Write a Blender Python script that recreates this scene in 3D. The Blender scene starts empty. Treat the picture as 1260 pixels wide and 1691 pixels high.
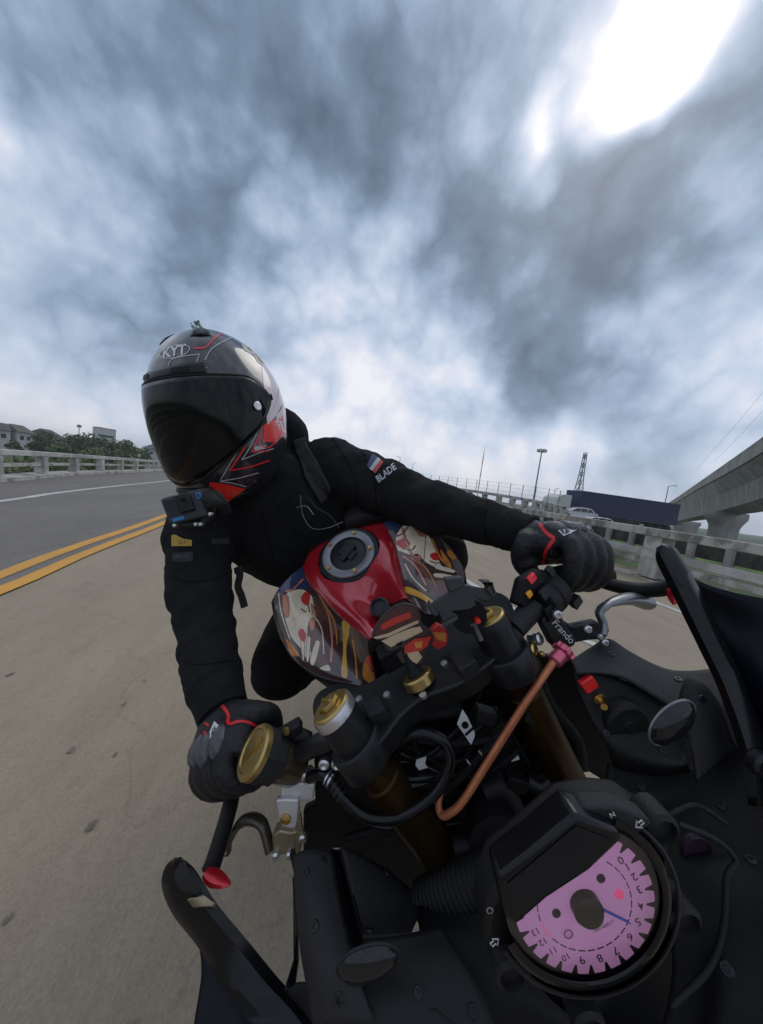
import bpy, math, random
from math import sin, cos, pi, radians, sqrt, exp
from mathutils import Vector, Matrix, noise
random.seed(7)
SC = bpy.context.scene
COL = SC.collection
# ---------------------------------------------------------------- camera, sky, sun, exposure
PW, PH, FOC = 1260.0, 1691.0, 500.0
CX, CY, EYE, SLOPE = 630.0, 845.5, 1.02, 0.13
_y = Vector((550-CX, 791-CY, FOC)).normalized()
_up = _y.cross(Vector((1, SLOPE, 0))).normalized()
if _up.y > 0: _up = -_up
_x = _up.cross(_y).normalized()
if _x.x < 0: _x = -_x
M3 = Matrix((_x, _y, _up))                       # camera (right, down, forward) -> world
CAM = Vector((0, 0, EYE))
cam_d = bpy.data.cameras.new('camera'); cam = bpy.data.objects.new('camera', cam_d); COL.objects.link(cam)
cam_d.sensor_fit = 'VERTICAL'; cam_d.sensor_height = 24; cam_d.lens = 24*FOC/PH
cam_d.clip_start = 0.01; cam_d.clip_end = 6000
_r, _d, _f = M3 @ Vector((1, 0, 0)), M3 @ Vector((0, 1, 0)), M3 @ Vector((0, 0, 1))
cm = Matrix((( _r.x, -_d.x, -_f.x, 0), (_r.y, -_d.y, -_f.y, 0), (_r.z, -_d.z, -_f.z, EYE), (0, 0, 0, 1)))
cam.matrix_world = cm
SC.camera = cam
SC.view_settings.view_transform = 'Standard'; SC.view_settings.look = 'None'
SC.view_settings.exposure = 0.0; SC.view_settings.gamma = 1
SC.cycles.max_bounces = 6; SC.cycles.use_denoising = True

def wray(px, py): return M3 @ Vector(((px-CX)/FOC, (py-CY)/FOC, 1))
def wd(px, py, d): return CAM + wray(px, py)*d          # world point seen at a pixel, d metres deep
def gnd(px, py, z=0.0):
    r = wray(px, py); return CAM + r*((z-EYE)/r.z)

SUN_DIR = wray(1060, 90).normalized()
SUN_EL = math.asin(SUN_DIR.z); SUN_AZ = math.atan2(SUN_DIR.x, SUN_DIR.y)
world = bpy.data.worlds.new("World"); SC.world = world; world.use_nodes = True
wn = world.node_tree; wn.nodes.clear()
def WN(t, **kw):
    n = wn.nodes.new(t)
    for k, v in kw.items(): setattr(n, k, v)
    return n
def wl(a, b): wn.links.new(a, b)
def wmath(op, a, b=None, c=None, clamp=False):
    n = WN('ShaderNodeMath', operation=op); n.use_clamp = clamp
    for i, s in enumerate((a, b, c)):
        if s is None: continue
        if isinstance(s, (int, float)): n.inputs[i].default_value = s
        else: wl(s, n.inputs[i])
    return n.outputs[0]
sky = WN('ShaderNodeTexSky', sky_type='NISHITA'); sky.sun_disc = False
sky.sun_elevation = SUN_EL; sky.sun_rotation = SUN_AZ
sky.air_density = 1.0; sky.dust_density = 1.5
tc = WN('ShaderNodeTexCoord')
nrm = WN('ShaderNodeVectorMath', operation='NORMALIZE'); wl(tc.outputs['Generated'], nrm.inputs[0])
sep = WN('ShaderNodeSeparateXYZ'); wl(nrm.outputs[0], sep.inputs[0])
zc = wmath('ADD', wmath('MAXIMUM', sep.outputs[2], 0.0), 0.55)
comb = WN('ShaderNodeCombineXYZ')
wl(wmath('DIVIDE', sep.outputs[0], zc), comb.inputs[0]); wl(wmath('DIVIDE', sep.outputs[1], zc), comb.inputs[1]); wl(sep.outputs[2], comb.inputs[2])
def wnoise(src, scale, detail, rough, dist, off):
    mp = WN('ShaderNodeMapping'); mp.inputs['Location'].default_value = off
    wl(src, mp.inputs[0])
    n = WN('ShaderNodeTexNoise'); n.inputs['Scale'].default_value = scale; n.inputs['Detail'].default_value = detail
    n.inputs['Roughness'].default_value = rough; n.inputs['Distortion'].default_value = dist
    wl(mp.outputs[0], n.inputs['Vector']); return n
flat_ = WN('ShaderNodeCombineXYZ'); wl(sep.outputs[0], flat_.inputs[0]); wl(sep.outputs[1], flat_.inputs[1]); wl(sep.outputs[2], flat_.inputs[2])
n1 = wnoise(flat_.outputs[0], 2.6, 5, 0.50, 0.0, (3.1, 1.7, 0))
n2 = wnoise(flat_.outputs[0], 8.5, 6, 0.50, 0.0, (7.3, 2.2, 4))
nw = wnoise(flat_.outputs[0], 4.0, 2.5, 0.45, 0.0, (1.3, 5.2, 2))
n3 = wnoise(flat_.outputs[0], 4.6, 6, 0.52, 0.0, (2.7, 9.2, 1))
puff = wmath('ABSOLUTE', wmath('MULTIPLY_ADD', n3.outputs['Fac'], 2.0, -1.0))     # billows: round tops, sharp creases
# cloud masses, each at its own bearing in the sky: (pixel it was sighted at, sharpness, weight)
wob = WN('ShaderNodeVectorMath', operation='SUBTRACT'); wl(nw.outputs['Color'], wob.inputs[0]); wob.inputs[1].default_value = (.5, .5, .5)
wsc = WN('ShaderNodeVectorMath', operation='SCALE'); wl(wob.outputs[0], wsc.inputs[0]); wsc.inputs['Scale'].default_value = 0.30
wadd = WN('ShaderNodeVectorMath', operation='ADD'); wl(nrm.outputs[0], wadd.inputs[0]); wl(wsc.outputs[0], wadd.inputs[1])
wnm = WN('ShaderNodeVectorMath', operation='NORMALIZE'); wl(wadd.outputs[0], wnm.inputs[0])
def lobes(lst):
    acc = None
    for px, py, k, a in lst:
        d = wray(px, py).normalized()
        dt = WN('ShaderNodeVectorMath', operation='DOT_PRODUCT'); wl(wnm.outputs[0], dt.inputs[0]); dt.inputs[1].default_value = d
        e = wmath('EXPONENT', wmath('MULTIPLY', wmath('SUBTRACT', dt.outputs['Value'], 1.0), k))
        acc = wmath('MULTIPLY_ADD', e, a, acc if acc is not None else 0.0)
    return acc
DARK = lobes([(310, 390, 70, .38), (350, 130, 45, .30), (640, 90, 40, .25), (860, 330, 50, .36), (130, 60, 60, .18), (520, 250, 60, .12), (1000, 480, 50, .40), (930, 630, 100, .46), (850, 520, 120, .16),
              (1150, 320, 45, .22), (740, 390, 90, .20), (50, 460, 110, .20), (190, 550, 130, .12), (560, 240, 60, .22), (1240, 280, 60, .14), (1100, 740, 200, .18), (420, 560, 160, .16), (60, 170, 60, .10),
              (1130, 15, 500, -.70), (1050, 70, 700, -.58), (985, 140, 1000, -.50), (905, 205, 1100, -.55), (1100, 230, 120, .15), (585, 420, 170, -.30), (120, 340, 180, -.32), (10, 220, 300, -.25),
              (1170, 570, 130, -.30), (700, 560, 220, -.20), (640, 480, 260, -.16), (760, 640, 200, -.25), (800, 240, 400, -.20), (480, 690, 120, -.30), (850, 740, 90, -.35), (70, 640, 60, -.25), (240, 230, 500, -.22), (500, 340, 300, -.15), (660, 700, 90, -.25)])
dens = wmath('ADD', wmath('MULTIPLY_ADD', n1.outputs['Fac'], 1.0, -0.09), DARK)
dens = wmath('ADD', dens, wmath('MULTIPLY_ADD', n2.outputs['Fac'], 0.46, -0.23))
dens = wmath('ADD', dens, wmath('MULTIPLY_ADD', puff, -0.95, 0.20))
ramp = WN('ShaderNodeValToRGB'); wl(wmath('MULTIPLY_ADD', dens, 0.84, -0.085), ramp.inputs[0])
els = ramp.color_ramp.elements
els[0].position = 0.0; els[0].color = (.95, .95, 1.0, 1)
els[1].position = 1.0; els[1].color = (.104, .150, .214, 1)
for p, c in ((.12, (.80, .83, .93)), (.26, (.62, .70, .85)), (.40, (.46, .56, .72)), (.54, (.325, .43, .58)), (.72, (.192, .27, .375))):
    e = els.new(p); e.color = (*c, 1)
# open blue between the clouds, low on the far side
hz = wmath('POWER', wmath('SUBTRACT', 1.0, wmath('MAXIMUM', sep.outputs[2], 0.0)), 9.0)
hmix = WN('ShaderNodeMix', data_type='RGBA'); wl(wmath('MULTIPLY', hz, 0.50), hmix.inputs[0]); wl(ramp.outputs[0], hmix.inputs[6]); hmix.inputs[7].default_value = (.84, .86, .95, 1)
sks = WN('ShaderNodeVectorMath', operation='SCALE'); wl(sky.outputs[0], sks.inputs[0]); sks.inputs['Scale'].default_value = 0.10
cmix = WN('ShaderNodeMix', data_type='RGBA'); cmix.inputs[0].default_value = 0.92
wl(sks.outputs[0], cmix.inputs[6]); wl(hmix.outputs[2], cmix.inputs[7])
# the glare of the hidden sun through the thin cloud
glare = lobes([(1060, 70, 900, .5), (1140, 10, 700, .6), (920, 205, 1500, .35)])
gl = WN('ShaderNodeVectorMath', operation='SCALE'); gl.inputs[0].default_value = (1, 1, 1)
wl(wmath('MULTIPLY', glare, wmath('SUBTRACT', 0.55, dens, clamp=True)), gl.inputs['Scale'])
gadd = WN('ShaderNodeVectorMath', operation='ADD'); wl(cmix.outputs[2], gadd.inputs[0]); wl(gl.outputs[0], gadd.inputs[1])
bg = WN('ShaderNodeBackground'); bg.inputs['Strength'].default_value = 1.0; wl(gadd.outputs[0], bg.inputs[0])
wo = WN('ShaderNodeOutputWorld'); wl(bg.outputs[0], wo.inputs[0])
world.cycles.sampling_method = 'MANUAL'; world.cycles.sample_map_resolution = 512
sl = bpy.data.lights.new('sun', 'SUN'); sun = bpy.data.objects.new('sun', sl); COL.objects.link(sun)
sl.energy = 0.6; sl.angle = radians(30); sl.color = (1, .96, .90)
sun.rotation_mode = 'QUATERNION'; sun.rotation_quaternion = SUN_DIR.to_track_quat('Z', 'Y'); sun.location = SUN_DIR*30

# ---------------------------------------------------------------- helpers
def V(*a): return Vector(a)
MATS = {}
def mat(name, col, rough=.5, metal=0, coat=0, var=0, vscale=8, bump=0, bscale=60, spec=.5, col2=None, stretch=(1, 1, 1), rvar=0, alpha=1, trans=0, emit=0, ior=1.5, sheen=0, world_coords=False, ndetail=5, dist=0, rp=(.34, .66)):
    m = bpy.data.materials.new(name); m.use_nodes = True; MATS[name] = m
    nt = m.node_tree; b = nt.nodes['Principled BSDF']
    b.inputs['Base Color'].default_value = (*col, 1); b.inputs['Roughness'].default_value = rough; b.inputs['Metallic'].default_value = metal
    b.inputs['Coat Weight'].default_value = coat; b.inputs['Coat Roughness'].default_value = .06; b.inputs['Specular IOR Level'].default_value = spec
    b.inputs['Alpha'].default_value = alpha; b.inputs['Transmission Weight'].default_value = trans; b.inputs['IOR'].default_value = ior
    if sheen: b.inputs['Sheen Weight'].default_value = sheen
    if emit: b.inputs['Emission Color'].default_value = (*col, 1); b.inputs['Emission Strength'].default_value = emit
    if var or bump or col2 or rvar:
        t = nt.nodes.new('ShaderNodeTexCoord'); mp = nt.nodes.new('ShaderNodeMapping'); mp.inputs['Scale'].default_value = stretch
        if world_coords:
            g = nt.nodes.new('ShaderNodeNewGeometry'); nt.links.new(g.outputs['Position'], mp.inputs[0])
        else: nt.links.new(t.outputs['Object'], mp.inputs[0])
        def nz(s, d=ndetail):
            n = nt.nodes.new('ShaderNodeTexNoise'); n.inputs['Scale'].default_value = s; n.inputs['Detail'].default_value = d; n.inputs['Distortion'].default_value = dist
            n.inputs['Roughness'].default_value = .6; nt.links.new(mp.outputs[0], n.inputs['Vector']); return n
        if var or col2:
            n = nz(vscale); r = nt.nodes.new('ShaderNodeValToRGB'); nt.links.new(n.outputs['Fac'], r.inputs[0])
            c2 = col2 or tuple(c*(1-var) for c in col)
            r.color_ramp.elements[0].position, r.color_ramp.elements[1].position = rp
            r.color_ramp.elements[0].color = (*c2, 1); r.color_ramp.elements[1].color = (*col, 1)
            nt.links.new(r.outputs[0], b.inputs['Base Color'])
        if rvar:
            n = nz(vscale*1.7); q = nt.nodes.new('ShaderNodeMath'); q.operation = 'MULTIPLY_ADD'; nt.links.new(n.outputs['Fac'], q.inputs[0])
            q.inputs[1].default_value = rvar*2; q.inputs[2].default_value = rough-rvar; nt.links.new(q.outputs[0], b.inputs['Roughness'])
        if bump:
            n = nz(bscale, 4); bp_ = nt.nodes.new('ShaderNodeBump'); bp_.inputs['Strength'].default_value = bump; bp_.inputs['Distance'].default_value = .01
            nt.links.new(n.outputs['Fac'], bp_.inputs['Height']); nt.links.new(bp_.outputs[0], b.inputs['Normal'])
    return m

def cr(pts, n=8, closed=False):
    """Catmull-Rom through points (Vectors or tuples of numbers)."""
    P = [Vector(p) if not isinstance(p, Vector) else p for p in pts]; out = []
    N = len(P); segs = N if closed else N-1
    for i in range(segs):
        p0 = P[(i-1) % N] if closed or i > 0 else P[0]*2-P[1]
        p1, p2 = P[i], P[(i+1) % N]
        p3 = P[(i+2) % N] if closed or i+2 < N else P[-1]*2-P[-2]
        for k in range(n):
            t = k/n
            out.append(.5*((2*p1)+(p2-p0)*t+(2*p0-5*p1+4*p2-p3)*t*t+(3*p1-p0-3*p2+p3)*t**3))
    if not closed: out.append(P[-1].copy())
    return out

class MB:
    def __init__(s): s.v = []; s.f = []; s.m = []
    def add(s, vs, fs, m=0):
        o = len(s.v); s.v += [Vector(a) for a in vs]
        for f in fs: s.f.append([i+o for i in f]); s.m.append(m)
        return s
    def box(s, c, h, ax=None, m=0, taper=1):
        X, Y, Z = ax or (V(1, 0, 0), V(0, 1, 0), V(0, 0, 1)); c = Vector(c); vs = []
        for k in (-1, 1):
            t = taper if k == 1 else 1
            for (a, b) in ((-1, -1), (1, -1), (1, 1), (-1, 1)): vs.append(c+X*(a*h[0]*t)+Y*(b*h[1]*t)+Z*(k*h[2]))
        return s.add(vs, [(3, 2, 1, 0), (4, 5, 6, 7), (0, 1, 5, 4), (1, 2, 6, 5), (2, 3, 7, 6), (3, 0, 4, 7)], m)
    def tube(s, path, r, n=12, caps=True, m=0, closed=False, flat=1, ref=None):
        P = [Vector(p) for p in path]; N = len(P)
        R = r if isinstance(r, (list, tuple)) else [r]*N
        vs = []; up = None
        for i in range(N):
            a = P[(i+1) % N] if (closed or i < N-1) else P[i]
            b = P[(i-1) % N] if (closed or i > 0) else P[i]
            t = (a-b).normalized()
            if ref is not None: u = (Vector(ref)-t*t.dot(Vector(ref))).normalized()
            elif up is None:
                u = t.orthogonal().normalized()
            else: u = (up-t*t.dot(up)).normalized()
            up = u; w = t.cross(u)
            for k in range(n):
                q = 2*pi*k/n; vs.append(P[i]+u*(cos(q)*R[i])+w*(sin(q)*R[i]*flat))
        fs = []
        for i in range(N if closed else N-1):
            j = (i+1) % N
            for k in range(n):
                l = (k+1) % n; fs.append((i*n+k, i*n+l, j*n+l, j*n+k))
        if caps and not closed: fs += [tuple(range(n))[::-1], tuple((N-1)*n+k for k in range(n))]
        return s.add(vs, fs, m)
    def lathe(s, c, axis, prof, n=24, m=0, caps=True):
        c = Vector(c); a = Vector(axis).normalized(); u = a.orthogonal().normalized(); w = a.cross(u); vs = []
        for (r, h) in prof:
            for k in range(n):
                q = 2*pi*k/n; vs.append(c+a*h+u*(cos(q)*r)+w*(sin(q)*r))
        fs = []
        for i in range(len(prof)-1):
            for k in range(n):
                l = (k+1) % n; fs.append((i*n+k, i*n+l, (i+1)*n+l, (i+1)*n+k))
        if caps: fs += [tuple(range(n))[::-1], tuple((len(prof)-1)*n+k for k in range(n))]
        return s.add(vs, fs, m)
    def prism(s, poly, d, m=0):
        P = [Vector(p) for p in poly]; d = Vector(d); n = len(P)
        fs = [tuple(range(n))[::-1], tuple(range(n, 2*n))]+[(k, (k+1) % n, n+(k+1) % n, n+k) for k in range(n)]
        return s.add(P+[p+d for p in P], fs, m)
    def grid(s, rows, m=0, close=False):
        nu = len(rows); nv = len(rows[0]); vs = [p for r in rows for p in r]; fs = []
        for i in range(nu-1):
            for j in range(nv if close else nv-1):
                k = (j+1) % nv; fs.append((i*nv+j, i*nv+k, (i+1)*nv+k, (i+1)*nv+j))
        return s.add(vs, fs, m)
    def ell(s, c, h, ax=None, nu=16, nv=10, m=0):
        X, Y, Z = ax or (V(1, 0, 0), V(0, 1, 0), V(0, 0, 1)); c = Vector(c); rows = []
        for i in range(nv+1):
            t = pi*(i+.001)/(nv+.002); rows.append([c+X*(h[0]*sin(t)*cos(2*pi*k/nu))+Y*(h[1]*sin(t)*sin(2*pi*k/nu))+Z*(h[2]*cos(t)) for k in range(nu)])
        return s.grid(rows, m, True)
    def build(s, name, mats, parent=None, smooth=True, angle=40, bevel=0, seg=2, subsurf=0, solid=0, soff=-1, base=None, fix=True, flip=False):
        me = bpy.data.meshes.new(name); b = base or V(0, 0, 0)
        me.from_pydata([((-1 if flip else 1)*(p.x-b.x), p.y-b.y, p.z-b.z) for p in s.v], [], s.f); me.validate()
        for mm in (mats if isinstance(mats, (list, tuple)) else [mats]): me.materials.append(MATS[mm] if isinstance(mm, str) else mm)
        if len(s.m) == len(me.polygons): me.polygons.foreach_set('material_index', s.m)
        if fix:
            import bmesh
            bm = bmesh.new(); bm.from_mesh(me); bmesh.ops.recalc_face_normals(bm, faces=bm.faces); bm.to_mesh(me); bm.free()
        if smooth:
            me.polygons.foreach_set('use_smooth', [True]*len(me.polygons)); me.set_sharp_from_angle(angle=radians(angle))
        o = bpy.data.objects.new(name, me); COL.objects.link(o)
        if parent is not None: o.parent = parent
        if solid: md = o.modifiers.new('solid', 'SOLIDIFY'); md.thickness = solid; md.offset = soff
        if bevel: md = o.modifiers.new('bevel', 'BEVEL'); md.width = bevel; md.segments = seg; md.limit_method = 'ANGLE'; md.angle_limit = radians(35)
        if subsurf: md = o.modifiers.new('sub', 'SUBSURF'); md.levels = subsurf; md.render_levels = subsurf
        return o
def tag(o, label, cat, group=None, kind=None):
    if label: o['label'] = label
    if cat: o['category'] = cat
    if group: o['group'] = group
    if kind: o['kind'] = kind
    return o
def empty(name, loc=(0, 0, 0), label=None, cat=None, group=None, rz=0):
    o = bpy.data.objects.new(name, None); COL.objects.link(o); o.location = loc; o.rotation_euler = (0, 0, rz); o.empty_display_size = .1
    return tag(o, label, cat, group)
def text2d(body, size=1.0, res=3, bold=0.0):
    cu = bpy.data.curves.new('txt', 'FONT'); cu.body = body; cu.size = size; cu.align_x = 'CENTER'; cu.align_y = 'CENTER'; cu.resolution_u = res; cu.offset = bold
    ob = bpy.data.objects.new('txt', cu); COL.objects.link(ob)
    bpy.context.view_layer.update()
    me = bpy.data.meshes.new_from_object(ob.evaluated_get(bpy.context.evaluated_depsgraph_get()))
    vs = [(v.co.x, v.co.y) for v in me.vertices]; fs = [tuple(p.vertices) for p in me.polygons]
    bpy.data.objects.remove(ob); bpy.data.curves.remove(cu); bpy.data.meshes.remove(me)
    return vs, fs
def copy_tree(o, parent=None):
    c = o.copy(); COL.objects.link(c)
    if parent is not None: c.parent = parent
    for ch in list(o.children): copy_tree(ch, c)
    return c
# ---------------------------------------------------------------- setting: ground, road
def road_mat(name, base, dark, light, speck):
    m = mat(name, base, .9); nt = m.node_tree; b = nt.nodes['Principled BSDF']; L = nt.links
    g = nt.nodes.new('ShaderNodeNewGeometry')
    def nz(scale, stretch, detail=6, rough=.6):
        mp = nt.nodes.new('ShaderNodeMapping'); mp.inputs['Scale'].default_value = stretch; L.new(g.outputs['Position'], mp.inputs[0])
        n = nt.nodes.new('ShaderNodeTexNoise'); n.inputs['Scale'].default_value = scale; n.inputs['Detail'].default_value = detail; n.inputs['Roughness'].default_value = rough; L.new(mp.outputs[0], n.inputs['Vector']); return n.outputs['Fac']
    def rmp(f, p0, p1, c0, c1):
        r = nt.nodes.new('ShaderNodeValToRGB'); L.new(f, r.inputs[0]); e = r.color_ramp.elements; e[0].position = p0; e[1].position = p1; e[0].color = (*c0, 1); e[1].color = (*c1, 1); return r.outputs[0]
    def mix(kind, f, a, c):
        x = nt.nodes.new('ShaderNodeMix'); x.data_type = 'RGBA'; x.blend_type = kind
        if isinstance(f, float): x.inputs[0].default_value = f
        else: L.new(f, x.inputs[0])
        L.new(a, x.inputs[6]); L.new(c, x.inputs[7]); return x.outputs[2]
    w = (1, 1, 1)
    c = rmp(nz(.8, (1, .3, 1), 8), .3, .7, dark, base)
    c = mix('MULTIPLY', .8, c, rmp(nz(5, (1, .22, 1), 8, .7), .3, .62, (.80, .79, .77), w))       # worn wheel streaks
    c = mix('MULTIPLY', 1.0, c, rmp(nz(38, (1, .5, 1), 4, .7), .30, .52, (.88, .88, .88), w))      # coarse grit
    c = mix('MULTIPLY', 1.0, c, rmp(nz(150, (1, .7, 1), 3), .38, .60, (speck,)*3, (1.08, 1.08, 1.08)))   # aggregate
    c = mix('MULTIPLY', .9, c, rmp(nz(2.3, (1, .5, 1), 8, .72), .26, .36, (.62, .60, .57), w))     # small stains
    v = nt.nodes.new('ShaderNodeTexVoronoi'); v.feature = 'DISTANCE_TO_EDGE'; v.inputs['Scale'].default_value = .55
    mp = nt.nodes.new('ShaderNodeMapping'); L.new(g.outputs['Position'], mp.inputs[0])
    ad = nt.nodes.new('ShaderNodeVectorMath'); ad.operation = 'ADD'; L.new(mp.outputs[0], ad.inputs[0])
    nn = nt.nodes.new('ShaderNodeTexNoise'); nn.inputs['Scale'].default_value = 2.5; nn.inputs['Detail'].default_value = 8; L.new(g.outputs['Position'], nn.inputs['Vector'])
    sc = nt.nodes.new('ShaderNodeVectorMath'); sc.operation = 'SCALE'; sc.inputs['Scale'].default_value = .9; L.new(nn.outputs['Color'], sc.inputs[0]); L.new(sc.outputs[0], ad.inputs[1]); L.new(ad.outputs[0], v.inputs['Vector'])
    c = mix('MULTIPLY', light, c, rmp(v.outputs['Distance'], .0, .006, (.55, .53, .5), w))          # hairline cracks
    L.new(c, b.inputs['Base Color'])
    bn = nt.nodes.new('ShaderNodeBump'); bn.inputs['Strength'].default_value = .35; bn.inputs['Distance'].default_value = .006; L.new(nz(120, w, 4), bn.inputs['Height']); L.new(bn.outputs[0], b.inputs['Normal'])
road_mat('concrete_road', (.375, .300, .212), (.292, .234, .164), .30, .90)
road_mat('asphalt', (.235, .208, .182), (.180, .160, .141), .4, .82)
mat('yellow_paint', (.70, .34, .055), .75, col2=(.58, .28, .06), vscale=3, world_coords=True, ndetail=8)
mat('white_paint', (.62, .60, .56), .8, col2=(.42, .40, .36), vscale=4, world_coords=True, ndetail=8)
mat('grass_land', (.085, .115, .030), .95, col2=(.045, .075, .022), vscale=.25, world_coords=True, bump=.6, bscale=3, ndetail=8)
mat('old_concrete', (.46, .44, .39), .9, rp=(.38, .56), col2=(.20, .19, .165), vscale=2.6, bump=.25, bscale=30, world_coords=True, ndetail=9, dist=.4)
mat('stained_concrete', (.43, .41, .36), .92, rp=(.40, .54), col2=(.17, .163, .14), vscale=3.6, bump=.3, bscale=30, world_coords=True, ndetail=9, dist=.6, stretch=(1, 1, .55))
mat('pale_concrete', (.50, .49, .46), .88, rp=(.4, .6), col2=(.30, .29, .27), vscale=1.5, bump=.15, bscale=30, world_coords=True, ndetail=8)
mat('flyover_concrete', (.28, .272, .25), .88, rp=(.4,.6), col2=(.185, .178, .16), vscale=.5, stretch=(1, 1, .35), world_coords=True, ndetail=8)
mat('water', (.16, .19, .21), .12)

def spline2(pts, n=10): return [V(p.x, p.y, p.z) for p in cr([V(*p, 0) if len(p) == 2 else V(*p) for p in pts], n)]
YEL = spline2([(-1.3, -9), (-1.55, -3), (-1.78, 0), (-2.01, 2.24), (-2.22, 3.4), (-2.42, 4.97), (-2.9, 7.5), (-4.2, 12), (-6.6, 20), (-9.2, 32), (-12, 46), (-15, 62)])
WHL = spline2([(-3.6, -9), (-4.0, -2), (-4.5, 2.4), (-4.99, 5.53), (-5.48, 7.23), (-6.13, 10.1), (-6.98, 14.3), (-8.9, 22), (-11.6, 33), (-14.6, 47), (-17.5, 63)])
KER = spline2([(-5.0, -9), (-5.7, 0), (-6.4, 4.5), (-7.17, 7.93), (-8.07, 10.35), (-8.96, 12.95), (-10.3, 17.8), (-12.0, 24), (-14.4, 33), (-17.4, 48), (-20.5, 64)])
WHR = spline2([(3.9, -9), (4.1, 0), (4.12, 2.74), (4.06, 3.67), (3.95, 5.53), (3.6, 9), (2.6, 15), (.9, 24), (-1.2, 36), (-3.6, 50), (-6.6, 66)])
BAR = spline2([(5.5, -9), (5.6, 0), (5.6, 3), (5.58, 6), (5.3, 10), (4.5, 15), (2.9, 24), (.9, 37), (-1.5, 52), (-4.5, 68)])
def ribbon(a, b, z):
    mb = MB(); mb.grid([[V(p.x, p.y, z) for p in a], [V(p.x, p.y, z) for p in b]]); return mb
def offset(path, d):
    out = []
    for i, p in enumerate(path):
        t = (path[min(i+1, len(path)-1)]-path[max(i-1, 0)]).normalized(); out.append(V(p.x+t.y*d, p.y-t.x*d, p.z))
    return out
g = MB(); g.grid([[V(-1200, -1200, -3.2), V(1200, -1200, -3.2)], [V(-1200, 1200, -3.2), V(1200, 1200, -3.2)]])
tag(g.build('ground', 'grass_land', smooth=False), None, None, kind='structure')
nseg = min(len(YEL), len(KER), len(BAR))
def resample(path, n):
    L = [0]
    for a, b in zip(path, path[1:]): L.append(L[-1]+(b-a).length)
    out = []; j = 0
    for i in range(n):
        s = L[-1]*i/(n-1)
        while j < len(L)-2 and L[j+1] < s: j += 1
        t = (s-L[j])/max(1e-9, L[j+1]-L[j]); out.append(path[j].lerp(path[j+1], t))
    return out
N_ = 120
YELr, WHLr, KERr, WHRr, BARr = [resample(p, N_) for p in (YEL, WHL, KER, WHR, BAR)]
deck = MB()
BARo = offset(BARr, .72); KERo = offset(KERr, -.5)
deck.grid([[V(p.x, p.y, 0) for p in YELr], [V(p.x, p.y, 0) for p in BARo], [V(p.x, p.y, -.7) for p in BARo], [V(p.x, p.y, -.7) for p in KERo], [V(p.x, p.y, -.002) for p in KERo]])
tag(deck.build('road', 'concrete_road', angle=30), None, None, kind='structure')
ln = ribbon(offset(YELr, -.12), KERo, .004)
tag(ln.build('asphalt_lane', 'asphalt'), None, None, kind='structure')
for a, b, m_, nm in ((.0, -.11, 'yellow_paint', 'yellow_road_line'), (-.20, -.31, 'yellow_paint', 'yellow_road_line')):
    tag(ribbon(offset(YELr, a), offset(YELr, b), .009).build(nm, m_), None, None, kind='structure')
tag(ribbon(offset(WHLr, .0), offset(WHLr, -.12), .009).build('white_road_line', 'white_paint'), None, None, kind='structure')
tag(ribbon(offset(WHRr, .0), offset(WHRr, .11), .005).build('white_road_line', 'white_paint'), None, None, kind='structure')
dsh = spline2([(1.55, 4.6), (1.74, 3.46), (1.86, 2.6), (2.2, 1.9), (2.5, 1.5)], 8)
tag(ribbon(offset(dsh, -.03), offset(dsh, .06), .005).build('white_road_line', 'white_paint'), None, None, kind='structure')
# kerb under the left rail
kb = MB(); kb.grid([[V(p.x, p.y, z) for p in offset(KERr, d)] for d, z in ((0, 0), (0, .09), (-.4, .11), (-.4, -.4))])
tag(kb.build('kerb', 'old_concrete', angle=30), None, None, kind='structure')
# oil spots and patches on the concrete lane
mat('road_stain', (.26, .22, .17), .85, col2=(.13, .11, .088), vscale=28, world_coords=True)
for i, (px, py, r) in enumerate([(117, 1240, .022), (150, 1366, .022), (17, 1114, .022), (190, 1247, .012), (205, 1163, .014), (12, 1520, .014), (239, 1124, .012)]):
    c = gnd(px, py); mb = MB(); n = 14; rr = [r*.62*(.7+.6*random.random()) for _ in range(n)]
    mb.add([V(c.x+cos(2*pi*k/n)*rr[k]*.7, c.y+sin(2*pi*k/n)*rr[k]*1.1, .004) for k in range(n)], [tuple(range(n))])
    tag(mb.build('road_stain', 'road_stain', smooth=False), None, None, kind='structure')

# ---------------------------------------------------------------- left bridge rail
def along(path, step, start=0):
    L = 0; out = []; nxt = start
    for a, b in zip(path, path[1:]):
        d = (b-a).length
        while nxt <= L+d: out.append((a.lerp(b, (nxt-L)/d), (b-a).normalized())); nxt += step
        L += d
    return out
def beam(mb, path, z0, z1, w):
    a, b = offset(path, w/2), offset(path, -w/2)
    mb.grid([[V(p.x, p.y, z) for p in q] for q, z in ((a, z0), (a, z1), (b, z1), (b, z0), (a, z0))])
RAILP = offset(KERr, -.22)
rail = empty('bridge_railing', RAILP[0], 'weathered concrete post and rail parapet along the far left kerb', 'railing')
def part(mb, name, m, par, **kw): return mb.build(name, m, par, base=Vector(par.location) if par.rotation_euler.z == 0 else None, **kw)
mb = MB(); beam(mb, RAILP, .60, .72, .16); part(mb, 'top_rail', 'pale_concrete', rail, angle=30, bevel=.015)
mb = MB(); beam(mb, RAILP, .32, .40, .08); part(mb, 'middle_rail', 'old_concrete', rail, angle=30)
for p, t in along(RAILP, 2.28, 1.35):
    n = V(t.y, -t.x, 0)
    if p.y < 2 or p.y > 48: continue
    mb = MB(); mb.box((p.x, p.y, .355), (.14, .11, .22), (t, n, V(0, 0, 1)), taper=.85); part(mb, 'post', 'pale_concrete', rail, bevel=.01)

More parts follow.
